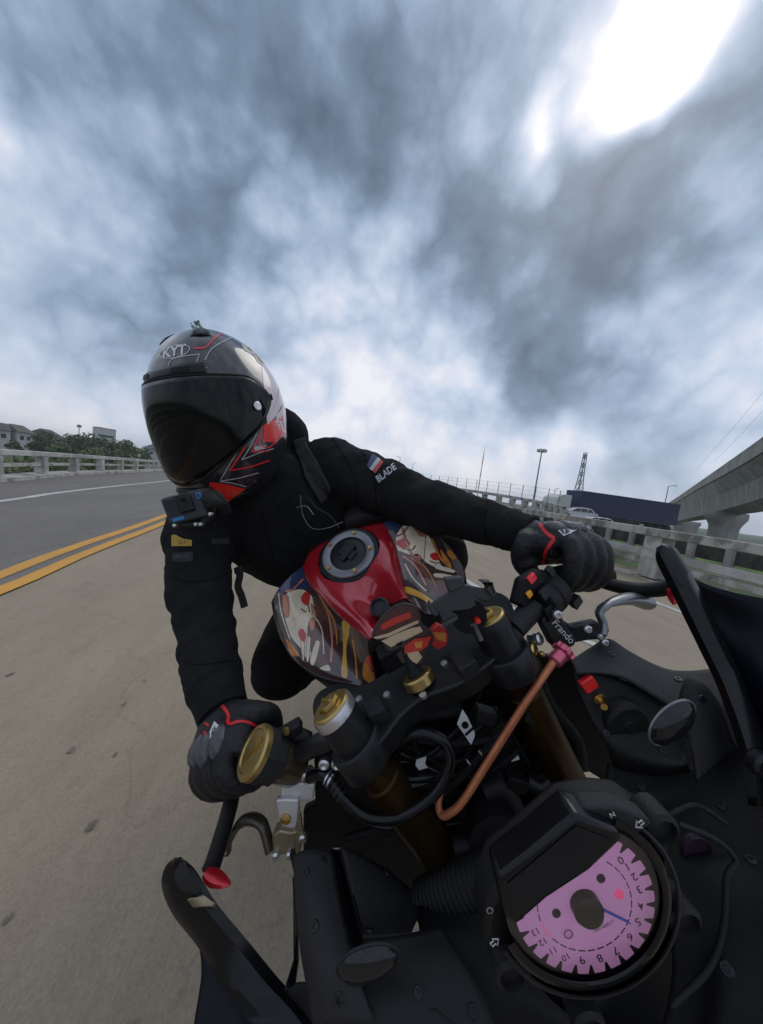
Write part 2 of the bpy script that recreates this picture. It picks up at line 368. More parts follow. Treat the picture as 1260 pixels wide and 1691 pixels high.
# ---------------------------------------------------------------- right barrier
bar = empty('concrete_barrier', BARr[0], 'stained grey concrete bridge barrier with open panels on the right', 'barrier')
mb = MB(); beam(mb, BARr, .755, .89, .28); part(mb, 'top_beam', 'stained_concrete', bar, angle=30, bevel=.012)
mb = MB(); beam(mb, offset(BARr, -.06), .39, .51, .12); part(mb, 'middle_beam', 'pale_concrete', bar, angle=30, bevel=.01)
mb = MB(); beam(mb, BARr, .25, .355, .20); part(mb, 'lower_beam', 'stained_concrete', bar, angle=30, bevel=.01)
mb = MB(); beam(mb, BARr, 0, .025, .30); part(mb, 'base', 'old_concrete', bar, angle=30)
for p, t in along(BARr, 1.85, .35):
    n = V(t.y, -t.x, 0)
    if p.y < -4 or p.y > 45: continue
    mb = MB(); mb.box((p.x, p.y, .40), (.15, .15, .352), (t, n, V(0, 0, 1)), taper=.94); part(mb, 'post', 'old_concrete', bar, bevel=.012)
# second barrier, on the next carriageway
B2 = offset(BARr, .62)
mat('shaded_concrete', (.10, .095, .085), .92, col2=(.028, .027, .024), vscale=5, world_coords=True, ndetail=9, dist=.5, stretch=(1, 1, .5))  # near-black tone puts the shade of the recess into the concrete colour
bar2 = empty('balustrade', B2[0], 'panel wall darkened for recess shade, with small pale uprights right behind the near barrier', 'barrier')
mb = MB(); beam(mb, B2, .50, .80, .10); part(mb, 'panel', 'shaded_concrete', bar2, angle=30)
mb = MB(); beam(mb, B2, -.7, -.03, .16); part(mb, 'lower_wall', 'shaded_concrete', bar2, angle=30)
upr = along(offset(B2, -.07), .52, .2); k_ = 0
for p, t in upr:
    if p.y < -1 or p.y > 30: continue
    n = V(t.y, -t.x, 0); k_ += 1
    if k_ > 95: break
    mb = MB(); mb.box((p.x, p.y, .45), (.045, .05, .34), (t, n, V(0, 0, 1))); part(mb, 'upright', 'pale_concrete', bar2, smooth=False)
mat('bank_grass', (.13, .19, .035), .95, col2=(.05, .09, .018), vscale=2.2, world_coords=True, bump=1, bscale=18, ndetail=9)
gb = MB(); ga, gc = offset(BARr, .75), offset(BARr, 2.6)
rows = []
for q in range(5):
    rows.append([a.lerp(c, q/4)+V(0, 0, .16+.05*q+.10*noise.noise(V(a.x*1.3, a.y*1.3, q*.7))) for a, c in zip(ga, gc)])
gb.grid(rows); tag(gb.build('grass_verge', 'bank_grass'), None, None, kind='stuff')
# blades of grass on the verge
gl_ = MB(); rnd = random.Random(3)
for i in range(N_-1):
    for q in range(60):
        if BARr[i].y < -2 or BARr[i].y > 16: continue
        t_ = rnd.random(); u_ = rnd.random(); p = ga[i].lerp(ga[i+1], t_).lerp(gc[i].lerp(gc[i+1], t_), u_)
        h = .08+.16*rnd.random(); a = rnd.random()*6.28; w = V(cos(a), sin(a), 0)*.007
        tip = p+V(rnd.uniform(-.06, .06), rnd.uniform(-.06, .06), h+.12)
        gl_.add([p-w+V(0, 0, .12), p+w+V(0, 0, .12), tip+V(0, 0, .1)], [(0, 1, 2)])
tag(gl_.build('grass', 'bank_grass', smooth=False, fix=False), None, None, kind='stuff')
# ---------------------------------------------------------------- far fence behind the forearm
mat('galvanised', (.20, .21, .22), .5, metal=.6)
FP = [wd(600, 790, 46), wd(700, 806, 38), wd(800, 822, 31), wd(885, 838, 26), wd(930, 850, 23)]
FP = [V(p.x, p.y, p.z) for p in cr(FP, 8)]
fen = empty('ramp_parapet', FP[0], 'distant ramp parapet topped with thin steel posts beyond the outstretched sleeve', 'parapet')
FPd = [V(p.x, p.y, 0) for p in FP]
mb = MB()
for z0, z1, w in ((-.9, -.1, .3), (.35, .62, .3)):
    a = offset(FPd, w/2); b = offset(FPd, -w/2)
    mb.grid([[V(q.x, q.y, FP[i].z+zz) for i, q in enumerate(r)] for r, zz in ((a, z0), (a, z1), (b, z1), (b, z0), (a, z0))])
for i in range(0, len(FP), 2): mb.box(FP[i]+V(0, 0, .1), (.22, .2, .35))
part(mb, 'parapet', 'old_concrete', fen, angle=30)
for p, t in along(FP, 1.35, .3):
    mb = MB(); mb.tube([p+V(0, 0, .6), p+V(0, 0, 1.75)], .03, 6); part(mb, 'fence_post', 'galvanised', fen)
mb = MB()
for z in (.95, 1.35, 1.7): mb.tube([p+V(0, 0, z) for p in FP], .008, 5)
part(mb, 'fence_wire', 'galvanised', fen)

# ---------------------------------------------------------------- flyover
FD = [ (wd(1300, 688, 36), wd(1300, 724, 36), wd(1300, 765, 41), wd(1300, 806, 41), wd(1300, 838, 47), wd(1300, 812, 51)),
       (wd(1260, 721, 42), wd(1260, 751, 42), wd(1260, 787, 47), wd(1260, 822, 47), wd(1260, 845, 54), wd(1260, 822, 58)),
       (wd(1200, 764, 60), wd(1200, 785, 60), wd(1200, 812, 66), wd(1200, 840, 66), wd(1200, 853, 75), wd(1200, 842, 79)),
       (wd(1150, 799, 88), wd(1150, 811, 88), wd(1150, 830, 91), wd(1150, 853, 91), wd(1150, 860, 100), wd(1150, 855, 104)),
       (wd(1106, 829, 140), wd(1106, 837, 140), wd(1106, 848, 143), wd(1106, 862, 143), wd(1106, 864, 155), wd(1106, 860, 160)),
       (wd(1075, 846, 210), wd(1075, 850, 210), wd(1075, 856, 214), wd(1075, 862, 214), wd(1075, 862, 230), wd(1075, 858, 235))]
# near end, continued past the frame
d0 = [a*2-b for a, b in zip(FD[0], FD[1])]; d1 = [a*5-b*4 for a, b in zip(FD[0], FD[1])]
FD = [tuple(d1), tuple(d0)]+FD
fly = empty('flyover', (FD[3][3].x, FD[3][3].y, -3.2), 'grey concrete flyover crossing at the right edge', 'flyover')
sec = []
for s_ in FD:
    A, B, E_, C_, D_, G_ = s_
    w_ = (D_-C_); w_.z = 0; far = D_+w_.normalized()*1.6
    sec.append([A, B, E_, C_, D_, G_, V(far.x, far.y, B.z), V(far.x, far.y, A.z), V(far.x, far.y, A.z)-w_.normalized()*.35, V(far.x, far.y, B.z+.15)-w_.normalized()*.35, V(A.x, A.y, B.z+.15)+w_.normalized()*.35, V(A.x, A.y, A.z)+w_.normalized()*.35])
sm = [cr([sec[i][j] for i in range(len(sec))], 5) for j in range(12)]
rows = [[sm[j][i] for j in range(12)] for i in range(len(sm[0]))]
mb = MB(); mb.grid(rows, close=True); part(mb, 'deck', 'flyover_concrete', fly, angle=25)
def pier(pxl, pxr, pyt, pyb, d, neck):
    a, b = wd(pxl, pyt, d), wd(pxr, pyt+1.5, d*1.03); c = (a+b)/2; ax = (b-a); W_ = ax.length/2; ax.normalize(); ay = V(-ax.y, ax.x, 0).normalized()
    zt = min(a.z, b.z); mb = MB(); rows = []
    for z, w, t in ((zt+.5, W_*.98, .8), (zt-.25, W_, .85), (zt-.9, W_*.97, .85), (zt-1.7, W_*.82, .8), (zt-2.6, W_*neck*1.08, .75), (zt-3.4, W_*neck, .75), (-3.3, W_*neck, .75)):
        ring = []
        for k in range(20):
            q = 2*pi*k/20; e = lambda v: math.copysign(abs(v)**.45, v)
            ring.append(V(c.x, c.y, z)+V(ax.x, ax.y, 0)*e(cos(q))*w+ay*e(sin(q))*t*W_*.35)
        rows.append(ring)
    mb.grid(rows, close=True); part(mb, 'pier', 'flyover_concrete', fly, angle=40)
pier(1117, 1153, 860, 880, 130, .8)
pier(1172, 1230, 845, 893, 66, .62)
# ---------------------------------------------------------------- the leaning motorcycle's own frame (X rider's left, Y forward, Z up; origin at the steering stem)
RB = Matrix(((.881179, .190207, -.432834), (-.465546, .189507, -.864497), (.082408, -.963280, -.255540)))
TB = V(.052017, .209174, .385191)
RBT = RB.transposed(); CB = -(RBT @ TB)
def b2w(p): return CAM + M3 @ (RB @ Vector(p) + TB)
def bray(px, py): return RBT @ V((px-CX)/FOC, (py-CY)/FOC, 1)
def bd(px, py, d): return CB + bray(px, py)*d
def bz(px, py, z):
    r = bray(px, py); return CB + r*((z-CB.z)/r.z)
def bpx(p):
    c = RB @ Vector(p) + TB; return (CX+FOC*c.x/c.z, CY+FOC*c.y/c.z, c.z)
FWD = RBT @ V(0, 0, 1); RGT = RBT @ V(1, 0, 0); DWN = RBT @ V(0, 1, 0)
WUP = RBT @ (M3.transposed() @ V(0, 0, 1))        # world up, in the bike's frame
BX, BY, BZ = V(1, 0, 0), V(0, 1, 0), V(0, 0, 1)
def frame_empty(name, base, *a, **k):
    o = empty(name, (0, 0, 0), *a, **k); o.rotation_mode = 'QUATERNION'
    o.rotation_quaternion = (M3 @ RB @ Matrix.Diagonal((-1, 1, 1))).to_quaternion(); o.location = b2w(base); o['base'] = tuple(base); return o
BASE = V(0, -.25, -.90)
bike = frame_empty('motorcycle', BASE, 'black sport motorcycle with red tank cover leaning over under the rider', 'motorcycle')
def bp_(mb, name, m, par=None, **k):
    k.setdefault('bevel', 0); return mb.build(name, m, par if par is not None else bike, base=BASE, flip=True, **k)
mat('black_plastic', (.009, .009, .010), .52, bump=.25, bscale=900, rvar=.06, vscale=14, spec=0.3)
mat('grey_plastic', (.0165, .016, .0175), .55, bump=.3, bscale=800, rvar=.08, vscale=10, spec=0.35)
mat('dark_plastic', (.005, .005, .006), .5, bump=.2, bscale=700, spec=0.2)
mat('gloss_black', (.005, .005, .006), .24, spec=.3, rvar=.05, vscale=9)
mat('black_metal', (.013, .013, .015), .4, metal=.2, spec=.4, rvar=.08, vscale=30)
mat('worn_black', (.017, .0165, .017), .45, metal=.2, spec=.4, col2=(.009, .009, .0095), vscale=26, rvar=.1)
mat('rubber', (.009, .009, .010), .72, spec=.3, bump=.3, bscale=200)
mat('gold', (.50, .36, .14), .34, metal=.9, col2=(.40, .28, .10), vscale=40, rvar=.08)
mat('shaded_fork_gold', (.055, .030, .006), .42, metal=.8, col2=(.034, .018, .004), vscale=20)  # gold darkened so the colour itself carries the shade on the fork tubes
mat('silver', (.60, .59, .60), .34, metal=.9, rvar=.1, vscale=40)
mat('grey_alloy', (.62, .61, .61), .42, metal=.45, rvar=.08, vscale=30)
mat('brass', (.62, .42, .15), .3, metal=1)
mat('tan_alloy', (.34, .28, .18), .45, metal=.7, col2=(.22, .18, .11), vscale=60)
mat('bronze', (.085, .070, .055), .38, metal=.7)
mat('lever_grey', (.22, .225, .24), .33, metal=.8, rvar=.06, vscale=40)
mat('copper', (.60, .22, .10), .42, metal=.35, col2=(.38, .10, .045), vscale=22, stretch=(1, 1, 1), rvar=.08)
mat('pink_anodised', (.62, .13, .20), .32, metal=.7)
mat('red_anodised', (.62, .018, .03), .28, metal=.4, coat=.5)
mat('red_paint', (.42, .012, .024), .26, metal=.2, coat=1, col2=(.36, .010, .019), vscale=14)
mat('smoked_plastic', (.045, .032, .016), .15, coat=.5)
mat('red_switch', (.75, .02, .02), .35)
mat('amber', (.80, .36, .03), .35)
mat('tag_white', (.55, .55, .55), .6)
mat('navy_screen', (.003, .005, .010), .12, spec=.3, rvar=.03, vscale=6)
mat('chrome_dark', (.018, .018, .020), .14, metal=.3, spec=.5)

# ---- tank
class Patch:
    """spline surface through rows of (px, py, depth) sightings"""
    def __init__(s, rows, nu, nv):
        a = [cr(r, nv) for r in [[V(*p) for p in r] for r in rows]]
        cols = [cr([a[i][j] for i in range(len(a))], nu) for j in range(len(a[0]))]
        s.px = [[cols[j][i] for j in range(len(cols))] for i in range(len(cols[0]))]
        s.P = [[bd(*p) for p in r] for r in s.px]
def inpoly(x, y, poly):
    c = False; j = len(poly)-1
    for i in range(len(poly)):
        xi, yi = poly[i]; xj, yj = poly[j]
        if (yi > y) != (yj > y) and x < (xj-xi)*(y-yi)/(yj-yi)+xi: c = not c
        j = i
    return c
def linepoly(pts, w):
    """closed polygon round a polyline of width w"""
    a = []; b = []
    for i, p in enumerate(pts):
        q0 = pts[max(i-1, 0)]; q1 = pts[min(i+1, len(pts)-1)]
        dx, dy = q1[0]-q0[0], q1[1]-q0[1]; L = math.hypot(dx, dy) or 1; a.append((p[0]-dy/L*w/2, p[1]+dx/L*w/2)); b.append((p[0]+dy/L*w/2, p[1]-dx/L*w/2))
    return a+b[::-1]
def paint(mb, px_of_face, layers):
    bbs = [(min(p[0] for p in po), max(p[0] for p in po), min(p[1] for p in po), max(p[1] for p in po), po, m) for po, m in layers]
    for i, (x, y) in enumerate(px_of_face):
        for x0, x1, y0, y1, po, m in bbs:
            if x0 <= x <= x1 and y0 <= y <= y1 and inpoly(x, y, po): mb.m[i] = m
COVER = [[(500, 937, .655), (517, 908, .675), (565, 882, .69), (607, 868, .69), (633, 864, .68)],
         [(510, 962, .610), (529, 940, .613), (577, 917, .622), (627, 892, .622), (650, 898, .630)],
         [(535, 990, .565), (552, 978, .560), (592, 955, .572), (641, 928, .570), (660, 935, .580)],
         [(565, 1020, .520), (582, 1008, .510), (608, 985, .545), (652, 958, .518), (668, 968, .530)],
         [(588, 1040, .485), (602, 1028, .476), (623, 1003, .515), (661, 976, .484), (671, 985, .495)],
         [(609, 1057, .455), (616, 1050, .452), (632, 1010, .50), (667, 989, .462), (673, 993, .470)]]
pt = Patch(COVER, 8, 8); mb = MB(); mb.grid(pt.P)
cover = bp_(mb, 'tank_cover', 'red_paint', solid=.004, soff=0, angle=60)
for m_, c, r in (('art_cream', (.72, .60, .43), .3), ('art_peach', (.55, .20, .11), .3), ('art_maroon', (.060, .022, .022), .3), ('art_plum', (.040, .021, .020), .3), ('art_yellow', (.66, .36, .05), .3),
                 ('art_red', (.52, .025, .018), .3), ('art_orange', (.58, .22, .04), .3), ('art_blue', (.020, .035, .095), .3), ('art_grey', (.13, .105, .10), .3), ('art_brown', (.13, .055, .042), .3)):
    mat(m_, c, r, coat=1, var=.25, vscale=30)
ART = ['art_plum', 'art_cream', 'art_peach', 'art_maroon', 'art_yellow', 'art_red', 'art_orange', 'art_blue', 'art_grey', 'art_brown']
LEFT = [[(500, 937, .66), (485, 947, .66), (470, 962, .655), (458, 977, .645), (450, 992, .63)],
        [(514, 967, .612), (500, 985, .615), (484, 1005, .615), (466, 1020, .60), (456, 1030, .580)],
        [(540, 995, .562), (525, 1030, .570), (510, 1050, .565), (493, 1072, .555), (480, 1083, .540)],
        [(567, 1021, .518), (555, 1060, .525), (545, 1085, .52), (530, 1105, .515), (519, 1114, .505)],
        [(590, 1042, .482), (585, 1075, .49), (580, 1100, .49), (572, 1120, .485), (567, 1128, .478)],
        [(609, 1058, .453), (612, 1085, .46), (616, 1105, .46), (619, 1122, .46), (621, 1135, .46)]]
RIGHT = [[(633, 864, .682), (655, 858, .675), (680, 856, .665), (703, 868, .65), (723, 881, .635)],
         [(650, 897, .632), (675, 886, .637), (705, 893, .63), (730, 903, .615), (748, 915, .60)],
         [(660, 934, .582), (690, 922, .592), (722, 922, .59), (750, 932, .58), (764, 940, .565)],
         [(668, 967, .532), (695, 955, .547), (725, 955, .55), (752, 957, .545), (767, 960, .54)],
         [(672, 984, .497), (692, 985, .51), (715, 985, .515), (740, 985, .515), (752, 990, .51)],
         [(674, 993, .472), (690, 1005, .48), (705, 1015, .48), (722, 1015, .485), (735, 1012, .49)]]
def zz(L, ox=430, oy=820, s=2.93): return [(ox+x/s, oy+y/s) for x, y in L]
LA = [(zz([(60, 440), (195, 340), (250, 430), (150, 470), (80, 480)]), 7),
      (zz([(65, 480), (110, 470), (125, 560), (150, 680), (190, 760), (150, 760), (90, 620)]), 8),
      (zz([(110, 490), (190, 450), (250, 480), (280, 560), (290, 600), (250, 640), (240, 690), (270, 720), (230, 790), (200, 740), (150, 680), (120, 590)]), 1),
      (zz([(108, 490), (135, 480), (140, 560), (130, 590), (112, 560)]), 2),
      (zz([(250, 520), (275, 560), (290, 590), (262, 570)]), 2), (zz([(118, 690), (150, 720), (190, 770), (150, 770)]), 6),
      (zz([(260, 480), (330, 560), (345, 700), (330, 830), (270, 790), (235, 700), (240, 610), (280, 600)]), 9),
      (zz([(240, 600), (270, 590), (262, 640), (248, 650)]), 2), (zz([(300, 640), (330, 600), (400, 780), (390, 860), (340, 840)]), 3),
      (zz([(200, 690), (215, 690), (212, 790), (203, 785)]), 1), (zz([(232, 690), (245, 690), (236, 795), (224, 790)]), 1), (zz([(270, 705), (290, 715), (262, 815), (243, 800)]), 1),
      (zz([(200, 490), (225, 460), (245, 480), (235, 525), (212, 520)]), 5), (zz([(185, 660), (205, 640), (225, 670), (215, 705), (195, 690)]), 5),
      (zz([(400, 605), (438, 625), (420, 740), (425, 868), (395, 862), (405, 740)]), 4),
      (zz([(290, 835), (330, 815), (340, 845)]), 1),
      (zz([(500, 850), (510, 790), (545, 770), (600, 860), (580, 930), (540, 915)]), 5), (zz([(510, 800), (555, 860), (575, 850), (600, 890), (545, 905), (500, 870)]), 6),
      (zz([(345, 600), (400, 640), (395, 700), (350, 650)]), 8)]
RA = [(zz([(590, 130), (740, 105), (700, 150), (640, 165)]), 7),
      (zz([(660, 190), (720, 130), (800, 180), (850, 250), (870, 330), (920, 350), (860, 350), (800, 320), (760, 280), (720, 290), (670, 270)]), 1),
      (zz([(735, 130), (770, 140), (805, 185), (770, 190)]), 2), (zz([(870, 260), (910, 310), (925, 350), (890, 330)]), 6),
      (zz([(660, 270), (720, 285), (760, 300), (800, 340), (840, 390), (920, 420), (880, 480), (800, 470), (740, 420), (700, 400), (680, 330)]), 9),
      (zz([(690, 300), (740, 320), (800, 400), (820, 470), (760, 440), (710, 400)]), 3),
      (zz([(745, 300), (775, 290), (765, 330)]), 2), (zz([(855, 335), (935, 358), (930, 372), (850, 352)]), 1), (zz([(845, 375), (925, 385), (900, 398), (845, 392)]), 1),
      (zz([(655, 225), (700, 205), (725, 235), (690, 255)]), 5), (zz([(820, 285), (850, 275), (865, 310), (835, 310)]), 5),
      (zz([(705, 440), (770, 465), (835, 510), (820, 520), (760, 490), (705, 470)]), 4),
      (zz([(860, 180), (900, 230), (975, 340), (985, 410), (960, 400), (900, 260)]), 8), (zz([(910, 260), (945, 290), (935, 310), (905, 285)]), 6)]
def stroke(L, w, m): return (linepoly([(p.x, p.y) for p in cr([V(x, y, 0) for x, y in zz(L)], 6)], w), m)
LA += [stroke([(285, 470), (330, 560), (350, 680), (345, 800)], 3.5, 2), stroke([(300, 500), (360, 600), (380, 720)], 2.2, 6), stroke([(250, 560), (300, 640), (310, 760)], 2.0, 1), stroke([(440, 640), (470, 720), (490, 800)], 4, 9), stroke([(450, 690), (465, 780), (470, 880)], 2.5, 6),
       stroke([(120, 460), (160, 450), (210, 400)], 2.5, 2), stroke([(90, 470), (100, 560), (140, 690)], 2.2, 1), stroke([(220, 440), (262, 470), (300, 540)], 2, 3), stroke([(235, 520), (242, 560)], 2.2, 3), stroke([(200, 545), (225, 560)], 2, 0), stroke([(330, 620), (345, 700), (335, 780)], 1.8, 3), stroke([(385, 640), (380, 740), (372, 840)], 3, 0)]
RA += [stroke([(690, 160), (720, 260), (780, 330)], 2.4, 2), stroke([(830, 210), (870, 300), (900, 330)], 2.6, 6), stroke([(690, 290), (750, 340), (800, 430)], 3.2, 2), stroke([(730, 300), (800, 350), (850, 440)], 2.0, 6), stroke([(700, 330), (740, 400), (800, 460)], 2.0, 1), stroke([(650, 200), (690, 180), (720, 140)], 2.2, 3), stroke([(690, 255), (730, 262), (752, 240)], 2, 3), stroke([(820, 315), (850, 325), (880, 320)], 2, 3), stroke([(800, 190), (795, 260), (790, 330)], 1.6, 8)]
def art(po, m):
    q = [(p.x, p.y) for p in cr([V(x, y, 0) for x, y in po], 5, True)]
    return [(linepoly(q+q[:2], 1.8), 3), (q, m)] if m in (1, 2, 9, 6) else [(q, m)]
for nm, rows, lay in (('tank_side', LEFT, LA), ('tank_side', RIGHT, RA)):
    pt = Patch(rows, 38, 38); mb = MB(); mb.grid(pt.P); lay = [l for po, m in lay for l in art(po, m)]; n = len(pt.P[0]); fp = []
    for i in range(len(pt.px)-1):
        for j in range(n-1):
            p = (pt.px[i][j]+pt.px[i+1][j+1])/2; fp.append((p.x, p.y))
    paint(mb, fp, lay)
    bp_(mb, nm, ART, solid=.004, soff=0, angle=60)
# hidden lower body of the tank
mb = MB(); rows = []
LO = [r[4] for r in LEFT]; RO = [r[4] for r in RIGHT]
for l, r in zip(LO, RO):
    a, b = bd(*l), bd(*r); c = (a+b)/2
    rows.append([a, a.lerp(c, .1)-BZ*.05, a.lerp(c, .25)-BZ*.12, a.lerp(c, .35)-BZ*.2, b.lerp(c, .35)-BZ*.2, b.lerp(c, .25)-BZ*.12, b.lerp(c, .1)-BZ*.05, b])
mb.grid([cr(r, 3) for r in rows]); bp_(mb, 'tank_base', 'dark_plastic', solid=.004)
# tank cap
capc = bd(577, 917, .612); e1 = (bd(630, 898, .612)-bd(524, 939, .612)).normalized(); e2 = (bd(580, 881, .645)-bd(573, 954, .580)); e2 = (e2-e1*e2.dot(e1)).normalized(); cn = e1.cross(e2)
if cn.dot(bray(577, 917)) > 0: cn = -cn
cap = MB(); cap.lathe(capc-cn*.012, cn, [(.066, 0), (.066, .014), (.062, .018), (.055, .018)], 48); cap_o = bp_(cap, 'tank_cap', 'gloss_black')
mb = MB(); mb.lathe(capc-cn*.002, cn, [(.038, 0), (.038, .012), (.040, .013), (.053, .013), (.055, .011), (.055, 0)], 48, caps=False); bp_(mb, 'ring', 'lever_grey', cap_o)
mb = MB(); mb.lathe(capc-cn*.002, cn, [(.036, 0), (.036, .008), (.033, .010), (.001, .010)], 40)
mb.box(capc+cn*.012, (.020, .007, .004), (e1*.8+e2*.6, (e2*.8-e1*.6), cn)); mb.box(capc+cn*.010, (.010, .018, .003), (e1*.8+e2*.6, (e2*.8-e1*.6), cn)); bp_(mb, 'lock_flap', 'black_metal', cap_o, bevel=.001)
for k in range(5):
    q = 2*pi*k/5+1.05; c = capc+(e1*cos(q)+e2*sin(q))*.0465+cn*.009
    mb = MB(); mb.lathe(c, cn, [(.0042, 0), (.0042, .005), (.0035, .006), (.0018, .006), (.0018, .003)], 12); bp_(mb, 'screw', 'brass', cap_o)
# ignition barrel in the valley of the tank nose
mb = MB(); ic = bd(628, 1004, .485); mb.lathe(ic, BZ*.8+BY*.6, [(.016, -.02), (.016, .006), (.012, .008), (.012, .004), (.004, .004)], 20); bp_(mb, 'ignition_lock', 'black_metal')
# ---- triple clamp, fork
TRI = [(515, 1165), (528, 1140), (560, 1128), (600, 1130), (650, 1100), (700, 1062), (745, 1025), (775, 988), (806, 975), (838, 985), (850, 1020), (842, 1062), (805, 1098), (757, 1131), (700, 1152), (660, 1185), (628, 1226), (590, 1246), (552, 1238), (524, 1205)]
mb = MB(); top = [bz(x, y, .006) for x, y in cr_px(TRI)] if False else [bz(p.x, p.y, .006) for p in cr([V(x, y, 0) for x, y in TRI], 3, True)]
mb.prism(top, V(0, -.004, -.030)); bp_(mb, 'triple_clamp', 'worn_black', bevel=.003, seg=3, angle=50)
FKL = (bd(546, 1166, .338), bd(714, 1390, .352)); FKR = (bd(803, 1018, .372), bd(936, 1288, .374))
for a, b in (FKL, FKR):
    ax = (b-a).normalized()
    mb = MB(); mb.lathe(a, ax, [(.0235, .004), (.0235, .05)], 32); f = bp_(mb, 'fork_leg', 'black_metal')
    mb = MB(); mb.lathe(a, ax, [(.0205, .05), (.0205, .10), (.0225, .102), (.0225, .235), (.021, .237)], 32); bp_(mb, 'outer_tube', 'shaded_fork_gold', f)
    mb = MB(); mb.lathe(a, ax, [(.0225, .2371), (.0245, .240), (.0245, .262), (.020, .265), (.020, .58)], 32); bp_(mb, 'lower_tube', 'dark_plastic', f)  # black colour stands in for the shadow on the lower fork leg
    mb = MB(); mb.lathe(a, -ax, [(.0245, -.012), (.0245, -.004), (.0235, -.001)], 32); bp_(mb, 'cap_ring', 'silver' if a is FKL[0] else 'black_metal', f)
    mb = MB(); mb.lathe(a, -ax, [(.0225, -.003), (.0225, .0), (.0205, .002), (.0125, .002), (.0125, .001)], 32)
    hx = [a-ax*.0012+(ax.orthogonal().normalized()*cos(q)+ax.cross(ax.orthogonal().normalized())*sin(q))*.012 for q in [pi/3*k for k in range(6)]]
    mb.prism(hx, -ax*.006); u = ax.orthogonal().normalized(); mb.box(a-ax*.007, (.009, .0018, .003), (u, ax.cross(u), ax)); bp_(mb, 'fork_cap', 'gold', f, bevel=.0006)
    # clip-on clamp round the fork
    mb = MB(); mb.lathe(a+ax*.045, ax, [(.030, 0), (.031, .002), (.031, .030), (.030, .032)], 32); bp_(mb, 'clamp_ring', 'black_metal', f, bevel=.0015)
nut = bd(691, 1120, .372); na = (BZ*.93-BY*.37).normalized()
mb = MB(); mb.lathe(nut, na, [(.0195, -.006), (.0195, .004), (.0175, .006), (.0105, .006), (.0105, .002), (.008, .002)], 36); bp_(mb, 'stem_nut', 'gold')
mb = MB(); mb.lathe(nut, na, [(.010, 0), (.010, .012), (.006, .018), (.005, .045), (.009, .050)], 24); bp_(mb, 'stem_plug', 'rubber')
for q in ([(596, 1162), (625, 1147), (636, 1170), (608, 1184)], [(742, 1080), (768, 1061), (786, 1090), (758, 1108)]):
    mb = MB(); mb.prism([bz(x, y, .022) for x, y in q], V(0, 0, -.020)); bp_(mb, 'clamp_block', 'grey_plastic', bevel=.0015)
for x, y in ((594, 1157), (700, 1150), (640, 1150), (590, 1195), (800, 1050), (735, 1098)):
    mb = MB(); mb.lathe(bz(x, y, .006), BZ, [(.0045, 0), (.0045, .004), (.0025, .004), (.0025, .002)], 12); bp_(mb, 'bolt', 'silver')
# ---- plain accessory plate on the stem (dark red and cream)
PLATE = [(614, 1052), (622, 1030), (640, 1008), (664, 996), (684, 1000), (694, 1012), (697, 1030), (712, 1042), (716, 1058), (706, 1070), (700, 1090), (690, 1098), (678, 1092), (664, 1096), (655, 1082), (640, 1075), (632, 1060)]
def plate(poly, d, th, mats, lay, name, cell=1.3, par=None):
    """flat shaped plate facing the rider's front, printed on its face"""
    xs = [p[0] for p in poly]; ys = [p[1] for p in poly]; mb = MB(); P = [V(x, y, 0) for x, y in poly]; n = len(P)
    import bmesh
    pp = [(p.x, p.y) for p in cr(P, 4, True)]
    mb.prism([bd(x, y, d) for x, y in pp], FWD*th)
    o = bp_(mb, name, mats[0], par, bevel=.0006)
    for k, (po, m) in enumerate(lay):
        q = MB(); q.prism([bd(x, y, d)-FWD*(.0004+.0003*k) for x, y in po], FWD*.0003); bp_(q, 'print', mats[m], o)
    return o
mat('print_maroon', (.085, .020, .022), .35, coat=.5, var=.3, vscale=90); mat('print_cream', (.55, .40, .26), .35, coat=.5)
mat('print_red', (.50, .03, .02), .35, coat=.5); mat('print_orange', (.60, .22, .04), .35, coat=.5); mat('print_dark', (.03, .016, .018), .35, coat=.5)
pm = ['print_dark', 'print_maroon', 'print_cream', 'print_red', 'print_orange']
pl = plate(PLATE, .372, .003, pm, [
    ([(618, 1050), (626, 1030), (642, 1011), (664, 999), (682, 1003), (690, 1013), (694, 1028), (680, 1026), (662, 1036), (640, 1048)], 1),
    ([(616, 1052), (640, 1046), (666, 1034), (690, 1024), (692, 1028), (668, 1039), (642, 1051), (622, 1055)], 2),
    ([(628, 1033), (642, 1024), (660, 1016), (676, 1010), (680, 1019), (662, 1026), (646, 1034), (632, 1040)], 3),
    ([(630, 1058), (650, 1048), (680, 1036), (694, 1034), (698, 1042), (670, 1056), (646, 1068)], 2),
    ([(668, 1066), (684, 1054), (700, 1052), (712, 1050), (706, 1066), (694, 1074), (680, 1080), (668, 1078)], 3),
    ([(672, 1078), (690, 1074), (697, 1084), (688, 1095), (678, 1090)], 2), ([(684, 1060), (698, 1058), (696, 1068), (686, 1070)], 4)], 'emblem_plate')
mb = MB(); mb.tube([bd(690, 1098, .374), nut+na*.05], .0035, 8); bp_(mb, 'plate_stalk', 'rubber', pl)
mb = MB(); mb.box(bd(650, 1080, .385), (.018, .012, .014)); bp_(mb, 'switch_box', 'dark_plastic', bevel=.003)
# red and yellow reservoir badge beside it
mb = MB(); q = [(712, 1042), (722, 1032), (736, 1038), (741, 1050), (738, 1066), (722, 1074), (710, 1062)]; mb.prism([bd(x, y, .385) for x, y in q], FWD*.012); o = bp_(mb, 'cable_guide', 'print_red', bevel=.001)
mb = MB(); mb.prism([bd(x, y, .3845) for x, y in [(714, 1044), (736, 1045), (737, 1060), (722, 1056)]], FWD*.0004); bp_(mb, 'print', 'print_orange', o)
# ---- phone holder
mat('holder_grey', (.040, .040, .043), .5, spec=.4)

